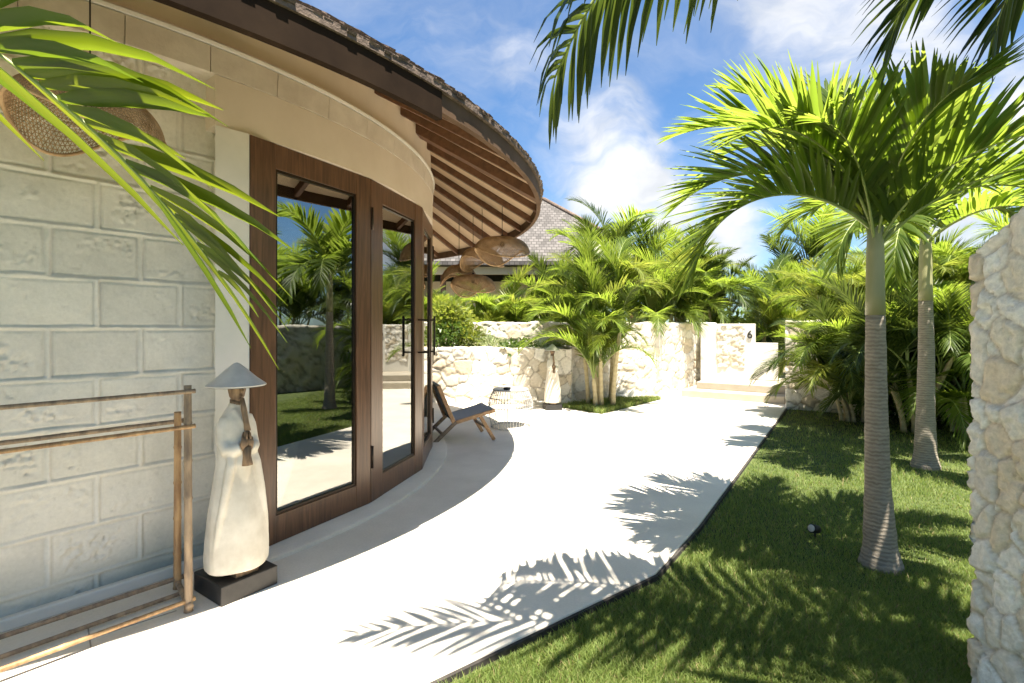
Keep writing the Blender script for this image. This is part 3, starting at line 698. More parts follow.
# ------------------------------------------------------------------ palms
def frond_mesh(name, L, e0, droop, nl, ll, lw, lift=20, hang=0.5, seed=0, stem=0.14, power=1.4, a0=62, a1=22, roll=0, fold=False, m='leaf', sweep=0.0, rag=0.1, rad=None, segs=4, thin=None):
    rg = random.Random(seed); NP = 26; pts = [Vector((0, 0, 0))]; tans = []
    for i in range(NP):
        s = (i + .5) / NP; an = R(e0 - droop * s ** power); bend = R(sweep * s)
        t = Vector((math.cos(an) * math.cos(bend), math.cos(an) * math.sin(bend), math.sin(an))); tans.append(t)
        pts.append(pts[-1] + t * (L / NP))
    r0 = rad or L * 0.0095
    mb = MB(); mb.tube(pts, [r0 * (1 - 0.86 * (i / NP) ** .8) for i in range(NP + 1)], 6)
    nrach = len(mb.f)
    prof = [0.45, 1.0, 0.92, 0.62, 0.06] if segs == 4 else [0.5, 1.0, 0.7, 0.06]
    for side in (-1, 1):
        for i in range(nl):
            if thin == side and i % 5: continue
            s = stem + (1 - stem) * (i + rg.uniform(.2, .8)) / nl; f = s * NP; j = min(int(f), NP - 1)
            p = pts[j].lerp(pts[j + 1], f - j); t = tans[j]
            b = t.cross(Vector((0, 0, 1)))
            b = b.normalized() if b.length > 1e-3 else Vector((0, -1, 0)); nrm = b.cross(t).normalized()
            if roll: b, nrm = b * math.cos(R(roll)) + nrm * math.sin(R(roll)), nrm * math.cos(R(roll)) - b * math.sin(R(roll))
            b = b * -side
            q = (s - stem) / (1 - stem)
            ln = ll * min(1, .55 + 1.5 * q) * (1 - .6 * max(0, (q - .55) / .45) ** 1.4) * rg.uniform(.88, 1.06)
            al = R(a0 + (a1 - a0) * q + rg.uniform(-6, 6)); lf = R(lift * (1 - .5 * q) + rg.uniform(-9, 9))
            d = t * math.cos(al) + (b * math.cos(lf) + nrm * math.sin(lf)) * math.sin(al)
            w = lw * rg.uniform(.8, 1.15) * (1 - .45 * max(0, (q - .6) / .4))
            V = []; pos = p.copy(); hg = hang * rg.uniform(.6, 1.5)
            wref = t
            if rg.random() < rag: ln *= rg.uniform(.5, .8)
            for k in range(segs + 1):
                wd = wref - d * wref.dot(d)
                wd = wd.normalized() if wd.length > 1e-4 else b
                ww = wd * (w * prof[k] / 2)
                if fold:
                    fn = d.cross(wd).normalized() * (w * prof[k] * 0.16)
                    V += [pos - ww + fn, pos - fn * .5, pos + ww + fn]
                else: V += [pos - ww, pos + ww]
                pos = pos + d * (ln / segs)
                d = (d + Vector((0, 0, -1)) * (hg * (.10 + .22 * (k + 1) / segs))).normalized()
            c = 3 if fold else 2
            F = [(k * c + x, k * c + x + 1, (k + 1) * c + x + 1, (k + 1) * c + x) for k in range(segs) for x in range(c - 1)]
            mb.add(V, F, True)
    me = bpy.data.meshes.new(name); me.from_pydata(mb.v, [], mb.f); me.polygons.foreach_set('use_smooth', mb.smooth)
    me.materials.append(M[m]); me.materials.append(M['rachis'])
    me.polygons.foreach_set('material_index', [1] * nrach + [0] * (len(mb.f) - nrach)); me.update()
    return me

def put(name, me, parent, loc, rz, tilt=0, scale=1, roll=0):
    o = bpy.data.objects.new(name, me); COL.objects.link(o); o.parent = parent; o.location = loc
    o.rotation_mode = 'XYZ'
    mtx = Matrix.Rotation(rz, 4, 'Z') @ Matrix.Rotation(-tilt, 4, 'Y') @ Matrix.Rotation(roll, 4, 'X')
    o.rotation_euler = mtx.to_euler(); o.scale = (scale,) * 3
    return o

def trunk_mesh(root, pts, rads, shaft_pts, shaft_rads):
    t = MB(); k = 46; P = []; Q = []
    n = len(pts) - 1
    for i in range(k + 1):
        f = i / k * n; j = min(int(f), n - 1); g = f - j
        a, b = Vector(pts[j]), Vector(pts[j + 1]); r = rads[j] * (1 - g) + rads[j + 1] * g
        P.append(a.lerp(b, g)); Q.append(r * (1 + .018 * math.sin(i * 2.3) + .012 * math.sin(i * 5.1)))
    t.tube(P, Q, 20); t.build('trunk', M['trunk'], root)
    if shaft_pts:
        s = MB(); s.tube(shaft_pts, shaft_rads, 20); s.build('crownshaft', M['crownshaft'], root)

# --- main palm on the lawn
ZL = -0.035
p1 = thing('palm_tree', 'young palm with broad bright crown nearest on the lawn, thick ringed trunk', 'palm tree', (2.30, 3.21, ZL), 0, 'palms on the lawn')
trunk_mesh(p1, [(0, 0, -.02), (-.005, 0, .12), (-.02, 0, .5), (-.03, 0, 1.0), (-.035, 0, 1.57)], [.128, .092, .070, .060, .052],
           [(-.035, 0, 1.565), (-.036, 0, 1.7), (-.036, 0, 1.95), (-.034, 0, 2.12)], [.054, .051, .047, .042])
top = Vector((-.034, 0, 2.08))
specs = [  # azimuth, e0, droop, L
    (185, 40, 118, 1.45, 1), (172, 69, 84, 1.46, 0), (150, 60, 98, 1.4, 0), (205, 62, 92, 1.4, 0), (120, 71, 74, 1.5, 0), (95, 76, 66, 1.45, 0), (60, 70, 74, 1.5, 0),
    (25, 60, 85, 1.5, 1), (2, 48, 92, 1.55, 1), (-25, 52, 95, 1.45, 0), (-60, 66, 95, 1.2, 0), (-100, 76, 80, 1.15, 0), (-140, 74, 90, 1.2, 0), (85, 84, 42, 1.5, 0), (160, 80, 55, 1.5, 0)]
for i, (az, e0, dr, L_, big) in enumerate(specs):
    me = frond_mesh('frond', L_, e0, dr, 52, .54, .035, 38, .3, 100 + i, .14, 1.25, 54, 18, fold=True, m='leaf')
    put('frond', me, p1, top + Vector((0, 0, -.012 * i)), R(az))
ff = MB(); 
# --- second palm
p2 = thing('palm_tree', 'slimmer palm standing farther back on the lawn near the rubble wall', 'palm tree', (4.40, 5.48, ZL), 0, 'palms on the lawn')
trunk_mesh(p2, [(0, 0, -.02), (0, 0, .15), (0, 0, .6), (.01, 0, 1.2), (.0, .0, 1.78)], [.140, .102, .082, .072, .062],
           [(0, 0, 1.775), (0, 0, 1.9), (0, 0, 2.3), (0, 0, 2.5)], [.064, .062, .056, .045])
var2 = [frond_mesh('frond', 1.7, e, d, 40, .55, .05, 26, .5, 200 + i, .16, 1.3, 58, 20, fold=True, m='leaf') for i, (e, d) in enumerate(((50, 110), (64, 95), (76, 70), (36, 115)))]
for i, az in enumerate((170, 195, 150, 120, 85, 50, 20, -10, -40, -80, -125, 100, 5, 215)):
    put('frond', var2[(i * 3) % 4], p2, (0, 0, 2.45 - .008 * i), R(az + (i % 3) * 7))

# --- palm beyond the right edge of the frame: its fronds hang into the top of the picture
p3 = thing('palm_tree', 'dark palm whose fronds hang down into the top of the picture', 'palm tree', (2.66, 1.35, ZL), 0, 'palms on the lawn')
trunk_mesh(p3, [(0, 0, -.02), (0, 0, .6), (0, 0, 1.5), (0, 0, 2.4)], [.12, .09, .075, .065], [(0, 0, 2.4), (0, 0, 2.6), (0, 0, 3.0), (0, 0, 3.14)], [.07, .068, .06, .045])
for i, (az, e0, dr, L_) in enumerate([(162, 30, 98, 3.05), (176, 32, 80, 3.4), (200, 45, 105, 2.4), (124, 44, 118, 1.75), (106, 48, 128, 1.5), (10, 50, 100, 1.6), (-30, 55, 100, 1.7), (-75, 55, 100, 1.7), (-120, 55, 100, 1.8), (225, 60, 95, 1.8)]):
    me = frond_mesh('frond', L_, e0, dr, 84 if i == 0 else 38, .74 if i == 0 else .58, .046, 6 if i == 0 else 12, 2.2 if i == 0 else .85, 300 + i, .16, 1.3, 74 if i == 0 else 60, 56 if i == 0 else 22, fold=True, m='leaf_dark')
    put('frond', me, p3, (0, 0, 3.10 - .01 * i), R(az))

# --- palm left of the camera: one frond crosses the top left corner
p4 = thing('palm_tree', 'palm whose bright frond crosses the top left corner before the block wall', 'palm tree', (-2.1, 0.98, 0), 0)
trunk_mesh(p4, [(0, 0, 0), (0, 0, .5), (0, 0, 1.2), (0, 0, 1.95)], [.11, .08, .07, .06], [(0, 0, 1.95), (0, 0, 2.1), (0, 0, 2.3), (0, 0, 2.38)], [.065, .06, .05, .04])
for i, (az, e0, dr, L_) in enumerate([(4, 0, 56, 1.76), (130, 60, 90, 1.4), (180, 50, 100, 1.5), (230, 50, 100, 1.5), (280, 60, 100, 1.4), (325, 72, 60, 1.2)]):
    me = frond_mesh('frond', L_, e0, dr, 42 if i == 0 else 30, .64, .042, 14, .45, 400 + i, .12, 1.0, 58, 24, roll=32 if i == 0 else 0, thin=1 if i == 0 else None, fold=True, m='leaf_front' if i == 0 else 'leaf', rad=.011)
    put('frond', me, p4, (0, 0, 2.35), R(az))

# --- areca clumps and palms farther off
LIB = {}
for key, mname in (('g', 'leaf'), ('d', 'leaf_dark'), ('y', 'leaf_yellow')):
    LIB[key] = [frond_mesh('frond', 1.5, e, d, 62, .46, .021, 26, .75, 500 + i + ord(key), .18, 1.35, 58, 20, m=mname, segs=3) for i, (e, d) in enumerate(((80, 70), (74, 100), (66, 120), (82, 45), (58, 115)))]

def clump(label, x, y, z, h, spread, nst, nfr, keys, sc, seed, cat='palm', group=None, name='areca_palm', lean=.15, sr=.035, up=0, hlo=.65):
    rg = random.Random(seed); root = thing(name, label, cat, (x, y, z), 0, group)
    for s in range(nst):
        an = rg.uniform(0, 6.28) if nst > 1 else 0; rr_ = spread * math.sqrt(rg.random()) if nst > 1 else 0
        bx, by = rr_ * math.cos(an), rr_ * math.sin(an); hh = h * (rg.uniform(hlo, 1.0) if s else 1.0)
        ln = lean * hh; tx, ty = bx + ln * math.cos(an) * rg.uniform(.4, 1.2), by + ln * math.sin(an) * rg.uniform(.4, 1.2)
        t = MB(); P = [(bx + (tx - bx) * u ** 1.6, by + (ty - by) * u ** 1.6, hh * u) for u in (0, .15, .3, .45, .6, .75, .9, 1)]
        t.tube(P, [sr * q for q in (1.25, 1.05, 1, .95, .9, .95, .85, .5)], 10); t.build('trunk', M['stem'], root)
        a = rg.uniform(0, 6.28)
        for f in range(nfr):
            a += 2.4 + rg.uniform(-.3, .3)
            me = rg.choice(LIB[rg.choice(keys)])
            put('frond', me, root, (tx, ty, hh - .05 * f / nfr), a, R(rg.uniform(-14, 8) + up), sc * rg.uniform(.75, 1.12))
    return root

def px(p, Y): return (p - 512) / 515 * Y
# the clump beside the distant statue
clump('areca palm clump with pale ringed stems in the grass bed by the distant statue', 1.72, 9.45, 0, 1.8, .34, 9, 7, 'gyg', 1.05, 21, lean=.14, sr=.04, up=16, hlo=.25)
far = [  # px, Y, stem height, nst, nfr, keys, scale, label
    (432, 13.2, 1.1, 4, 7, 'gy', 1.0, 'bushy yellow green palm behind the planter wall at the door edge'),
    (468, 12.6, 0.9, 4, 7, 'yyg', 1.0, 'low yellow green palm behind the planter below the rattan lamps'),
    (508, 13.2, 1.1, 4, 7, 'yg', 1.0, 'bright palm clump behind the wall under the largest rattan lamp'),
    (545, 13.0, 0.8, 4, 7, 'gd', 1.05, 'mid green palm behind the wall above the distant statue'),
    (572, 13.4, 1.35, 3, 8, 'gd', 1.05, 'palm with arching fronds against the grey pavilion roof'),
    (618, 13.6, 2.6, 2, 10, 'gd', 1.25, 'tall dark palm rising behind the areca clump'),
    (652, 12.9, 1.5, 4, 7, 'gy', 1.1, 'feathery palm just right of the areca clump behind the wall'),
    (690, 13.6, 1.7, 4, 8, 'ggd', 1.15, 'dense green palm behind the tall wall left of the gate'),
    (722, 14.4, 2.0, 3, 9, 'dgd', 1.25, 'darker palm behind the wall above the gate pier'),
    (756, 14.8, 1.8, 3, 8, 'gd', 1.2, 'green palm straight behind the low white gate'),
    (790, 13.6, 1.0, 4, 7, 'yyg', 1.05, 'yellowish palm behind the wall just right of the gate'),
    (820, 15.5, 1.8, 4, 8, 'yg', 1.1, 'pale palm far behind the wall between gate and nearest trunk'),
    (798, 21.0, 3.6, 2, 10, 'dg', 1.9, 'tall distant palm seen against the sky above the gate'),
    (853, 11.6, 1.6, 4, 8, 'gy', 1.1, 'green palm behind the rubble wall hidden partly by the nearest trunk'),
    (905, 11.0, 1.7, 4, 8, 'gyy', 1.1, 'palm behind the rubble wall between the two lawn trunks'),
    (950, 10.2, 1.8, 4, 8, 'gy', 1.1, 'palm behind the rubble wall right of the slim trunk'),
    (1000, 10.5, 2.4, 3, 9, 'gd', 1.2, 'palm behind the coral stone wall at the right edge'),
    (668, 17.5, 2.3, 4, 8, 'gy', 1.3, 'farther palm showing above the others left of the gate'),
    (905, 16.5, 2.8, 3, 9, 'gd', 1.5, 'tall palm far behind the slim lawn trunk'),
]
for i, (p, Y, h, ns_, nf, ks, sc, lb) in enumerate(far):
    clump(lb, px(p, Y), Y, -.1, h * (1.3 if p < 700 else 1.1), .4, ns_ + (p < 700), nf + 1 - (p > 700), ks, sc * (1.18 if p < 700 else 1.1), 40 + i, group='palms behind the garden walls')
# areca clumps on the lawn in front of the right-hand wall
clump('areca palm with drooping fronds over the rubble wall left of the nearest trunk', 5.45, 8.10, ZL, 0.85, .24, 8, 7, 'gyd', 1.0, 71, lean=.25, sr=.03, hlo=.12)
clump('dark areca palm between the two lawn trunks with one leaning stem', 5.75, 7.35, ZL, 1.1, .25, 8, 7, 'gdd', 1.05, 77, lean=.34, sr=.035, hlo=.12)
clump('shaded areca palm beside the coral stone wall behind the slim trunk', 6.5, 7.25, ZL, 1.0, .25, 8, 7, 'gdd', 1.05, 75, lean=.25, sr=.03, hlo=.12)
# palms past the boundary wall, mirrored in the glass doors
for i, (x, y, lb) in enumerate(((9.0, 5.6, 'tall palm past the boundary wall, mirrored high in the first glass door'), (8.9, 3.4, 'palm past the boundary wall, mirrored at the left of the first glass door'),
                                (9.6, 7.4, 'palm past the boundary wall, mirrored at the right of the first glass door'), (8.4, 1.2, 'palm past the boundary wall opposite the block wall'), (10.5, 9.8, 'palm past the boundary wall corner, mirrored in the second glass door'))):
    clump(lb, x, y, -.1, 2.2, .4, 4, 9, 'gd', 1.3, 90 + i, group='palms past the boundary wall')

# ------------------------------------------------------------------ shrubs
def leaf_bush(name, label, cat, x, y, z, r, h, nleaf, ls, m, seed, group=None, narrow=.5):
    rg = np.random.default_rng(seed); root = thing(name, label, cat, (x, y, z), 0, group)
    nc = 9; cc = rg.normal(0, 1, (nc, 3)); cc /= np.linalg.norm(cc, axis=1)[:, None]; cc *= rg.uniform(.3, .75, nc)[:, None]; cc[:, 2] = np.abs(cc[:, 2])
    k = rg.integers(0, nc, nleaf); d = rg.normal(0, 1, (nleaf, 3)); d /= np.linalg.norm(d, axis=1)[:, None]
    p = (cc[k] + d * rg.uniform(.25, .5, nleaf)[:, None]) * np.array([r, r, h * .55]) + np.array([0, 0, h * .38])
    p[:, 2] = np.maximum(p[:, 2], .02)
    mb = MB()
    for i in range(nleaf):
        dd = Vector(d[i] + rg.normal(0, .5, 3) + np.array([0, 0, .35])).normalized(); w = dd.cross(Vector(rg.normal(0, 1, 3))).normalized(); L_ = ls * rg.uniform(.6, 1.2)
        q = Vector(p[i]); dn = (dd + Vector((0, 0, -.5))).normalized()
        mb.add([q, q + dd * L_ * .5 + w * L_ * narrow / 2, q + dd * L_ * .5 + dn * L_ * .5, q + dd * L_ * .5 - w * L_ * narrow / 2], [(0, 1, 2, 3)], False)
    mb.build('foliage', m, root)
    s = MB()
    for i in range(5): s.tube([(0.02 * i - .04, 0, 0), (cc[i][0] * r * .4, cc[i][1] * r * .4, h * .3), (cc[i][0] * r * .8, cc[i][1] * r * .8, h * .6)], [.014, .01, .005], 5)
    s.build('stem', M['trunk'], root)
    return root
SH = 'shrubs in the raised planter'
leaf_bush('shrub', 'round dark glossy shrub on the planter wall right behind the door edge', 'shrub', px(442, 10.3), 10.3, .85, .55, .85, 1500, .085, M['leaf_bush'], 1, SH)
leaf_bush('shrub', 'yellow green leafy shrub rising above the round dark shrub', 'shrub', px(450, 11.0), 11.0, .85, .7, 1.3, 1700, .15, M['leaf_yellow'], 2, SH, .55)
leaf_bush('shrub', 'pale variegated shrub in the planter behind the lounge chair', 'shrub', px(482, 10.45), 10.45, .8, .5, .65, 1000, .11, M['leaf_pale'], 3, SH, .3)
leaf_bush('shrub', 'yellow leaved shrub drooping over the planter wall between dark and pale shrubs', 'shrub', px(468, 10.5), 10.5, .85, .32, .75, 500, .16, M['leaf_yellow'], 4, SH, .3)
leaf_bush('shrub', 'low green shrub in the planter left of the distant statue', 'shrub', px(520, 10.2), 10.2, .8, .45, .5, 800, .10, M['leaf_bush'], 5, SH, .4)
leaf_bush('shrub', 'grey green shrub in the planter just behind the distant statue', 'shrub', px(549, 10.1), 10.1, .8, .35, .45, 700, .08, M['leaf_pale'], 6, SH, .5)
tag(MB().prism([(-4, 10.75), (-2.2, 10.5), (-.7, 10.15), (1.1, 10.0), (1.05, 10.3), (-4, 11.5)], 0, .86).build('planter_soil', M['earth']), kind='structure')
for i, (x, y, lb) in enumerate(((5.9, 8.35, 'low dark shrub at the wall foot behind the leaning areca stem'), (6.75, 7.65, 'low dark shrub at the wall foot right of the slim trunk'), (7.2, 7.2, 'low dark shrub in the corner behind the coral stone wall'))):
    leaf_bush('shrub', lb, 'shrub', x, y, ZL, .55, .55, 1100, .12, M['leaf_bush'], 20 + i, 'low shrubs at the wall foot', .3)
# far wood beyond the gardens: reads as one mass
rg = np.random.default_rng(5); hm = MB()
for i in range(30000):
    x = rg.uniform(-16, 34); base = 1.9 + 0.7 * math.sin(x * .8) + .9 * math.sin(x * 2.1 + 1)
    zz = rg.uniform(0, 1) ** .7 * max(1.2, base); y = 25 + rg.uniform(-2.2, 2.2) * (1 - .5 * zz / 4.5) + .3 * math.sin(x * 3)
    d = Vector(rg.normal(0, 1, 3)).normalized(); w = d.cross(Vector(rg.normal(0, 1, 3))).normalized(); s = rg.uniform(.12, .3); q = Vector((x, y, zz))
    hm.add([q - d * s, q + w * s * .4, q + d * s, q - w * s * .4], [(0, 1, 2, 3)])
tag(hm.build('far_trees', M['leaf_dark']), 'mass of trees far beyond the garden walls', 'trees', kind='stuff')

# ------------------------------------------------------------------ statues
def statue(label, loc, rz, sc=1.0, group='robed statues'):
    root = thing('statue', label, 'statue', loc, rz, group)        # faces +X
    MB().box((0, 0, .052), (.325, .325, .104)).build('plinth', M['black'], root, bevel=.005)
    MB().box((.045, 0, .122), (.17, .13, .040)).build('tenon', M['figure_wood'], root, bevel=.004)
    b = MB(); n = 28; secs = [(.135, .158, .172, .010), (.18, .160, .175, .008), (.26, .155, .170, .004), (.42, .138, .156, 0), (.58, .112, .130, -.002), (.70, .096, .108, -.004),
                               (.80, .088, .096, -.004), (.88, .086, .094, -.004), (.945, .076, .086, -.006), (.985, .056, .062, -.006), (1.01, .042, .046, -.004), (1.035, .036, .040, 0)]
    V = []
    for z, rx, ry, ox in secs:
        for j in range(n):
            a = 2 * math.pi * j / n; fold = 1 + (.03 * math.sin(5 * a + z * 4) if z < .6 else 0)
            V.append((ox + rx * fold * math.cos(a), ry * fold * math.sin(a), z))
    F = [(i * n + j, i * n + (j + 1) % n, (i + 1) * n + (j + 1) % n, (i + 1) * n + j) for i in range(len(secs) - 1) for j in range(n)] + [tuple(range(n))[::-1], tuple(range((len(secs) - 1) * n, len(secs) * n))]
    b.add(V, F, True)
    for s in (-1, 1):                                               # sleeves folded to the front
        b.tube([(0, s * .062, .955), (.004, s * .078, .90), (.012, s * .082, .83), (.045, s * .076, .785), (.085, s * .05, .785), (.105, s * .024, .80)], [.030, .036, .038, .038, .036, .031], 14)
    b.tube([(.05, 0, .80), (.075, .0, .70), (.08, 0, .60), (.1, .01, .45), (.12, .02, .3)], [.05, .05, .03, .02, .012], 10)
    for s in (-1, 1):
        b.tube([(.06, s * .05, .79), (.085, s * .075, .70), (.085, s * .105, .55), (.075, s * .135, .38), (.06, s * .158, .2)], [.03, .026, .022, .018, .01], 10)
    b.tube([(.03, -.03, 1.0), (.072, .0, .93), (.085, .02, .86)], [.016, .014, .012], 8)
    ro = b.build('robe', M['robe'], root)
    rm = ro.modifiers.new('fuse', 'REMESH'); rm.mode = 'VOXEL'; rm.voxel_size = .007; rm.use_smooth_shade = True
    sm = ro.modifiers.new('smooth', 'SMOOTH'); sm.factor = .5; sm.iterations = 5
    h = MB(); h.tube([(0, 0, 1.0), (.004, 0, 1.05)], [.034, .036], 16)
    h.lathe([(.012, -.072), (.03, -.062), (.046, -.035), (.054, 0), (.052, .035), (.04, .065), (.015, .08)], 20, (.008, 0, 1.105), .86)
    h.tube([(.058, 0, 1.118), (.070, 0, 1.10), (.066, 0, 1.092)], [.006, .011, .006], 8)
    for s in (-1, 1): h.tube([(.054, s * .010, 1.122), (.052, s * .03, 1.124)], [.004, .003], 6)   # closed eyelids
    h.tube([(.058, -.012, 1.076), (.061, 0, 1.074), (.058, .012, 1.076)], [.003, .005, .003], 6)
    h.build('head', M['figure_wood'], root)
    t = MB(); t.lathe([(.158, 0), (.160, .006), (.11, .043), (.056, .092), (.02, .122), (.002, .129), (.002, .115), (.056, .075), (.152, -.004)], 48, (.004, 0, 1.128), cap=False)
    t.build('hat', M['hat'], root, auto=45)
    g = MB()                                                         # joined hands with fingers upward, and hair lock falling to them
    g.tube([(.062, .002, 1.06), (.080, .004, 1.0), (.102, .006, .93), (.118, .006, .885)], [.012, .016, .015, .018], 10)
    for s in (-1, 1):
        g.tube([(.105, s * .022, .79), (.122, s * .016, .82), (.128, s * .012, .85)], [.020, .022, .017], 10)
        for k in range(4): g.tube([(.116 + .008 * k, s * .012, .845), (.116 + .007 * k, s * .009, .875), (.114 + .006 * k, s * .005, .90 - .005 * k)], [.0065, .006, .004], 6)
        g.tube([(.108, s * .02, .83), (.098, s * .012, .86), (.096, s * .006, .88)], [.007, .006, .004], 6)
    g.tube([(.118, 0, .80), (.122, 0, .75), (.126, 0, .70)], [.026, .022, .030], 10)
    g.build('hands', M['figure_wood'], root)
    root.scale = (sc * .95, sc * .95, sc)
    return root
sx, sy = V2(240, 580)
S1 = statue('white robed statue in a grey conical hat on a black plinth beside the door', (-1.545, 2.885, 0), R(-35))
S2 = statue('white robed statue in a conical hat standing far off against the planter wall', (0.72, 9.2, 0), R(-80), .93)

# ------------------------------------------------------------------ bamboo rack
rk = thing('bamboo_rack', 'bamboo drying rack standing in front of the limestone block wall', 'rack')
def bamboo(mb, a, b, r, nn, seed):
    rg = random.Random(seed); a = Vector(a); b = Vector(b); P = []; Q = []
    for i in range(nn):
        t0 = i / nn; t1 = (i + 1) / nn
        for t, k in ((t0, 1.14), (t0 + .03 / nn * 2, 1.0), (t1 - .06 / nn, .98)): P.append(a.lerp(b, t)); Q.append(r * k * (1 - .1 * t))
    P.append(b); Q.append(r * .9); mb.tube(P, Q, 10); return mb
back = -DW
fp = Vector((-1.655, 2.635, 0)); bp = Vector((-1.865, 2.87, 0)); LR = 1.75
def rk_add(name, a, b, r, nn, m, sd): bamboo(MB(), a, b, r, nn, sd).build(name, m, rk)
rk_add('post', fp + Vector((0, 0, 0)), fp + Vector((-.012, .012, 1.155)), .020, 6, M['bamboo_grey'], 1)
rk_add('post', bp, bp + Vector((.01, -.012, .985)), .020, 5, M['bamboo'], 2)
rk_add('post', fp + back * LR, fp + back * LR + Vector((-.012, .012, 1.155)), .020, 6, M['bamboo_grey'], 3)
rk_add('post', bp + back * LR, bp + back * LR + Vector((.01, -.012, .985)), .020, 5, M['bamboo'], 4)
e = DW * .03
for (p0, z, r, m_, sd, zz) in ((fp, 1.125, .011, 'bamboo_grey', 5, 0), (fp, .945, .011, 'bamboo', 6, 0), (bp, .93, .012, 'bamboo_grey', 7, 0), (fp, .055, .011, 'bamboo', 8, 0), (bp, .055, .012, 'bamboo_grey', 9, 0), (bp + NW * .12, .02, .011, 'bamboo_grey', 12, 0)):
    rk_add('rail', p0 + Vector((0, 0, z)) + e, p0 + back * LR + Vector((0, 0, z)) - e, r, 7, M[m_], sd)
nx_ = (bp - fp).normalized()
for k, base in enumerate((fp, fp + back * LR)):
    bb = bp if k == 0 else bp + back * LR
    rk_add('cross_rail', base - nx_ * .03 + Vector((0, 0, .035)), bb + nx_ * .03 + Vector((0, 0, .035)), .016, 2, M['bamboo_grey'], 10 + k)

# ------------------------------------------------------------------ lounge chair
ch = thing('lounge_chair', 'low teak lounge chair with grey woven seat beside the round villa', 'chair', (-0.977, 6.41, 0), math.atan2(.26, .744))
Wc = 0.56; SB = Vector((.26, 0, .25)); SF = Vector((.80, 0, .385)); BT = Vector((.06, 0, .73))
def at_y(v, y): return (v.x, y, v.z)
for y in (0, Wc):
    f = MB(); f.bar(at_y(SB - (BT - SB).normalized() * .03, y), at_y(BT, y), .03, .05, up=(1, 0, 0)); f.build('back_post', M['teak'], ch, bevel=.006)
    f = MB(); f.bar(at_y(SB + Vector((-.02, 0, -.005)), y), at_y(SF, y), .03, .045); f.build('side_rail', M['teak'], ch, bevel=.006)
    f = MB(); f.bar((.29, y, .265), (0, y, 0.004), .034, .046); f.build('leg', M['teak_dark'], ch, bevel=.006)
    f = MB(); f.bar((.60, y, .325), (.79, y, 0.004), .034, .046); f.build('leg', M['teak'], ch, bevel=.006)
for a in ((.12, .11), (.70, .16)): MB().bar((a[0], .015, a[1]), (a[0], Wc - .015, a[1]), .03, .025).build('stretcher', M['teak_dark'], ch, bevel=.004)
MB().bar((BT.x, 0.0, BT.z - .02), (BT.x, Wc, BT.z - .02), .03, .03).build('top_rail', M['teak_dark'], ch, bevel=.004)
def weave():
    m, N, L, B = newmat('grey_weave')
    tc = N.new('ShaderNodeTexCoord'); w = N.new('ShaderNodeTexChecker'); w.inputs['Scale'].default_value = 55
    w.inputs[1].default_value = (0.24, 0.245, 0.25, 1); w.inputs[2].default_value = (0.38, 0.385, 0.39, 1); L.new(tc.outputs['Object'], w.inputs[0])
    L.new(w.outputs[0], B.inputs[0]); B.inputs['Roughness'].default_value = .85
    b = N.new('ShaderNodeBump'); b.inputs['Strength'].default_value = .5; b.inputs['Distance'].default_value = .004; L.new(w.outputs[1], b.inputs['Height']); L.new(b.outputs[0], B.inputs['Normal']); return m
WV = weave()
def sling(a, b, name, sag):
    m = MB(); nu, nv = 14, 10; V = []; d = (b - a); nn = Vector((-d.z, 0, d.x)).normalized()
    for i in range(nu + 1):
        for j in range(nv + 1):
            u, v = i / nu, j / nv; p = a.lerp(b, u) - nn * sag * math.sin(math.pi * u) * (.5 + .5 * math.sin(math.pi * v)) + nn * .026
            V.append((p.x, .012 + (Wc - .024) * v, p.z))
    F = [(i * (nv + 1) + j, (i + 1) * (nv + 1) + j, (i + 1) * (nv + 1) + j + 1, i * (nv + 1) + j + 1) for i in range(nu) for j in range(nv)]
    m.add(V, F, True); o = m.build(name, WV, ch); s = o.modifiers.new('thick', 'SOLIDIFY'); s.thickness = .018; s.offset = 0
sling(SB, SF - Vector((.02, 0, .005)), 'seat', .03); sling(BT - Vector((0, 0, .01)), SB + Vector((-.01, 0, .03)), 'backrest', .03)

# ------------------------------------------------------------------ wire side table and its dish
wt = thing('wire_table', 'round white wire basket side table next to the lounge chair', 'table', (-0.02, 7.55, 0))
w = MB(); prof = [(.285, .01), (.30, .10), (.325, .25), (.325, .36), (.29, .47), (.25, .545)]
for k in range(44):
    a = 2 * math.pi * k / 44; w.tube([(r * math.cos(a), r * math.sin(a), z) for r, z in prof], .0042, 5)
w.build('vertical_wires', M['white_wire'], wt)
for r, z in ((.285, .01), (.325, .30), (.305, .435), (.25, .545)):
    g = MB(); g.tube([(r * math.cos(2 * math.pi * k / 48), r * math.sin(2 * math.pi * k / 48), z) for k in range(49)], .0055, 6, cap=False); g.build('hoop', M['white_wire'], wt)
MB().lathe([(.001, .548), (.262, .548), (.262, .562), (.001, .562)], 48).build('tabletop', M['white_wire'], wt, bevel=.003)
ds = MB(); ds.lathe([(.02, 0), (.05, .0), (.056, .032), (.048, .032), (.044, .010), (.002, .010)], 24, cap=True)
o = ds.build('ashtray', M['black_plastic']); o.location = (-0.07, 7.42, .5625); tag(o, 'small black ashtray on the white wire table', 'ashtray')

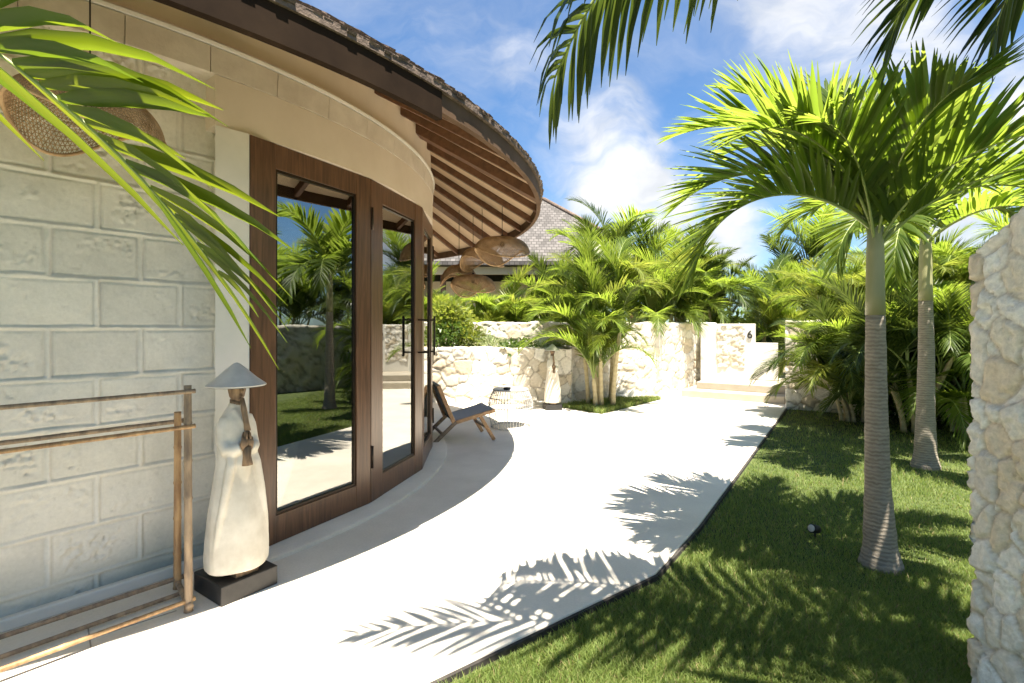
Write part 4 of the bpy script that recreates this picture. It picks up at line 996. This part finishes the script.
# ------------------------------------------------------------------ rattan lamps
def lamp_meshes():
    m = MB(); nt, nr = 88, 24; V = []
    def P(t, u):
        a = 2 * math.pi * t / nt; r = u; edge = u ** 2.2
        z = .20 * (1 - u ** 2.4) + edge * (.075 * math.cos(2 * a) - .02) + .02 * math.sin(3 * a) * edge
        rr_ = .315 * (math.sin(u * 1.45) / math.sin(1.45)) * (1 + .05 * math.cos(2 * a + 1) * u)
        return (rr_ * math.cos(a), rr_ * math.sin(a) * .92, z)
    for i in range(nr + 1):
        u = .12 + .88 * i / nr
        for j in range(nt): V.append(P(j + i * .5, u))
    F = []
    for i in range(nr):
        for j in range(nt):
            a = i * nt + j; b = i * nt + (j + 1) % nt; c = (i + 1) * nt + j; d = (i + 1) * nt + (j - 1) % nt
            F.append((a, b, c)); F.append((a, c, d))
    m.add(V, F, True); rim = [P(j, 1.0) for j in range(nt + 1)]
    return m, rim
lm, rim = lamp_meshes()
def lamp(label, loc, cord_top, rz, sc=1.0, proto=[None]):
    if proto[0] is None:
        root = thing('rattan_lamp', label, 'lamp', loc, rz, 'woven rattan pendant lamps')
        o = lm.build('shade', M['rattan'], root); w = o.modifiers.new('weave', 'WIREFRAME'); w.thickness = .0085; w.use_even_offset = False; w.use_boundary = True
        r = MB(); r.tube(rim, .009, 6, cap=False); r.build('rim', M['rattan'], root)
        c = MB(); c.lathe([(.012, .17), (.03, .18), (.03, .205), (.008, .23)], 12); c.lathe([(.003, .07), (.028, .10), (.026, .13), (.015, .17)], 12); c.build('socket', M['metal'], root)
        proto[0] = root
    else:
        root = thing('rattan_lamp', label, 'lamp', loc, rz, 'woven rattan pendant lamps')
        for chd in proto[0].children:
            if chd.name.startswith('cord'): continue
            d = chd.copy(); COL.objects.link(d); d.parent = root
    k = MB(); k.tube([(0, 0, .22), (0, 0, (cord_top - loc[2]) / sc)], .004, 6); k.build('cord', M['black_plastic'], root)
    root.scale = (sc,) * 3
    return root
def sz(x, y): return soffit_z(math.hypot(x - C[0], y - C[1])) + .04
for lb, x, y, z, a, s in (('rattan lamp hanging alone before the block wall behind the corner frond', -1.86, 2.27, 2.34, R(75), .86),
                       ('largest looking rattan lamp under the eave edge, rightmost of the cluster', -0.12, 6.3, 2.36, R(20), 1.02),
                       ('rattan lamp tucked behind and left of the rightmost lamp', -0.40, 6.9, 2.33, R(60), .95),
                       ('leftmost rattan lamp of the hanging cluster near the door', -0.76, 7.4, 2.16, R(100), .95),
                       ('lowest rattan lamp of the hanging cluster', -0.54, 7.15, 2.0, R(30), .95)):
    lamp(lb, (x, y, z), sz(x, y), a, s)

# ------------------------------------------------------------------ garden spotlight
gl = thing('garden_spotlight', 'small black garden spotlight sticking up from the lawn', 'spotlight', (2.13, 3.62, ZL), R(205))
gl.scale = (.8, .8, .8)
MB().tube([(0, 0, 0), (0, 0, .075)], .008, 8).build('spike', M['black_plastic'], gl)
g = MB(); g.tube([(-.045, 0, .07), (-.03, 0, .082), (.05, 0, .105)], [.026, .036, .038], 16); g.build('head', M['black_plastic'], gl)
g = MB(); g.tube([(.049, 0, .1048), (.054, 0, .1062)], [.032, .03], 16); g.build('lens', mat('lens', (.45, .45, .42), None, .2), gl)
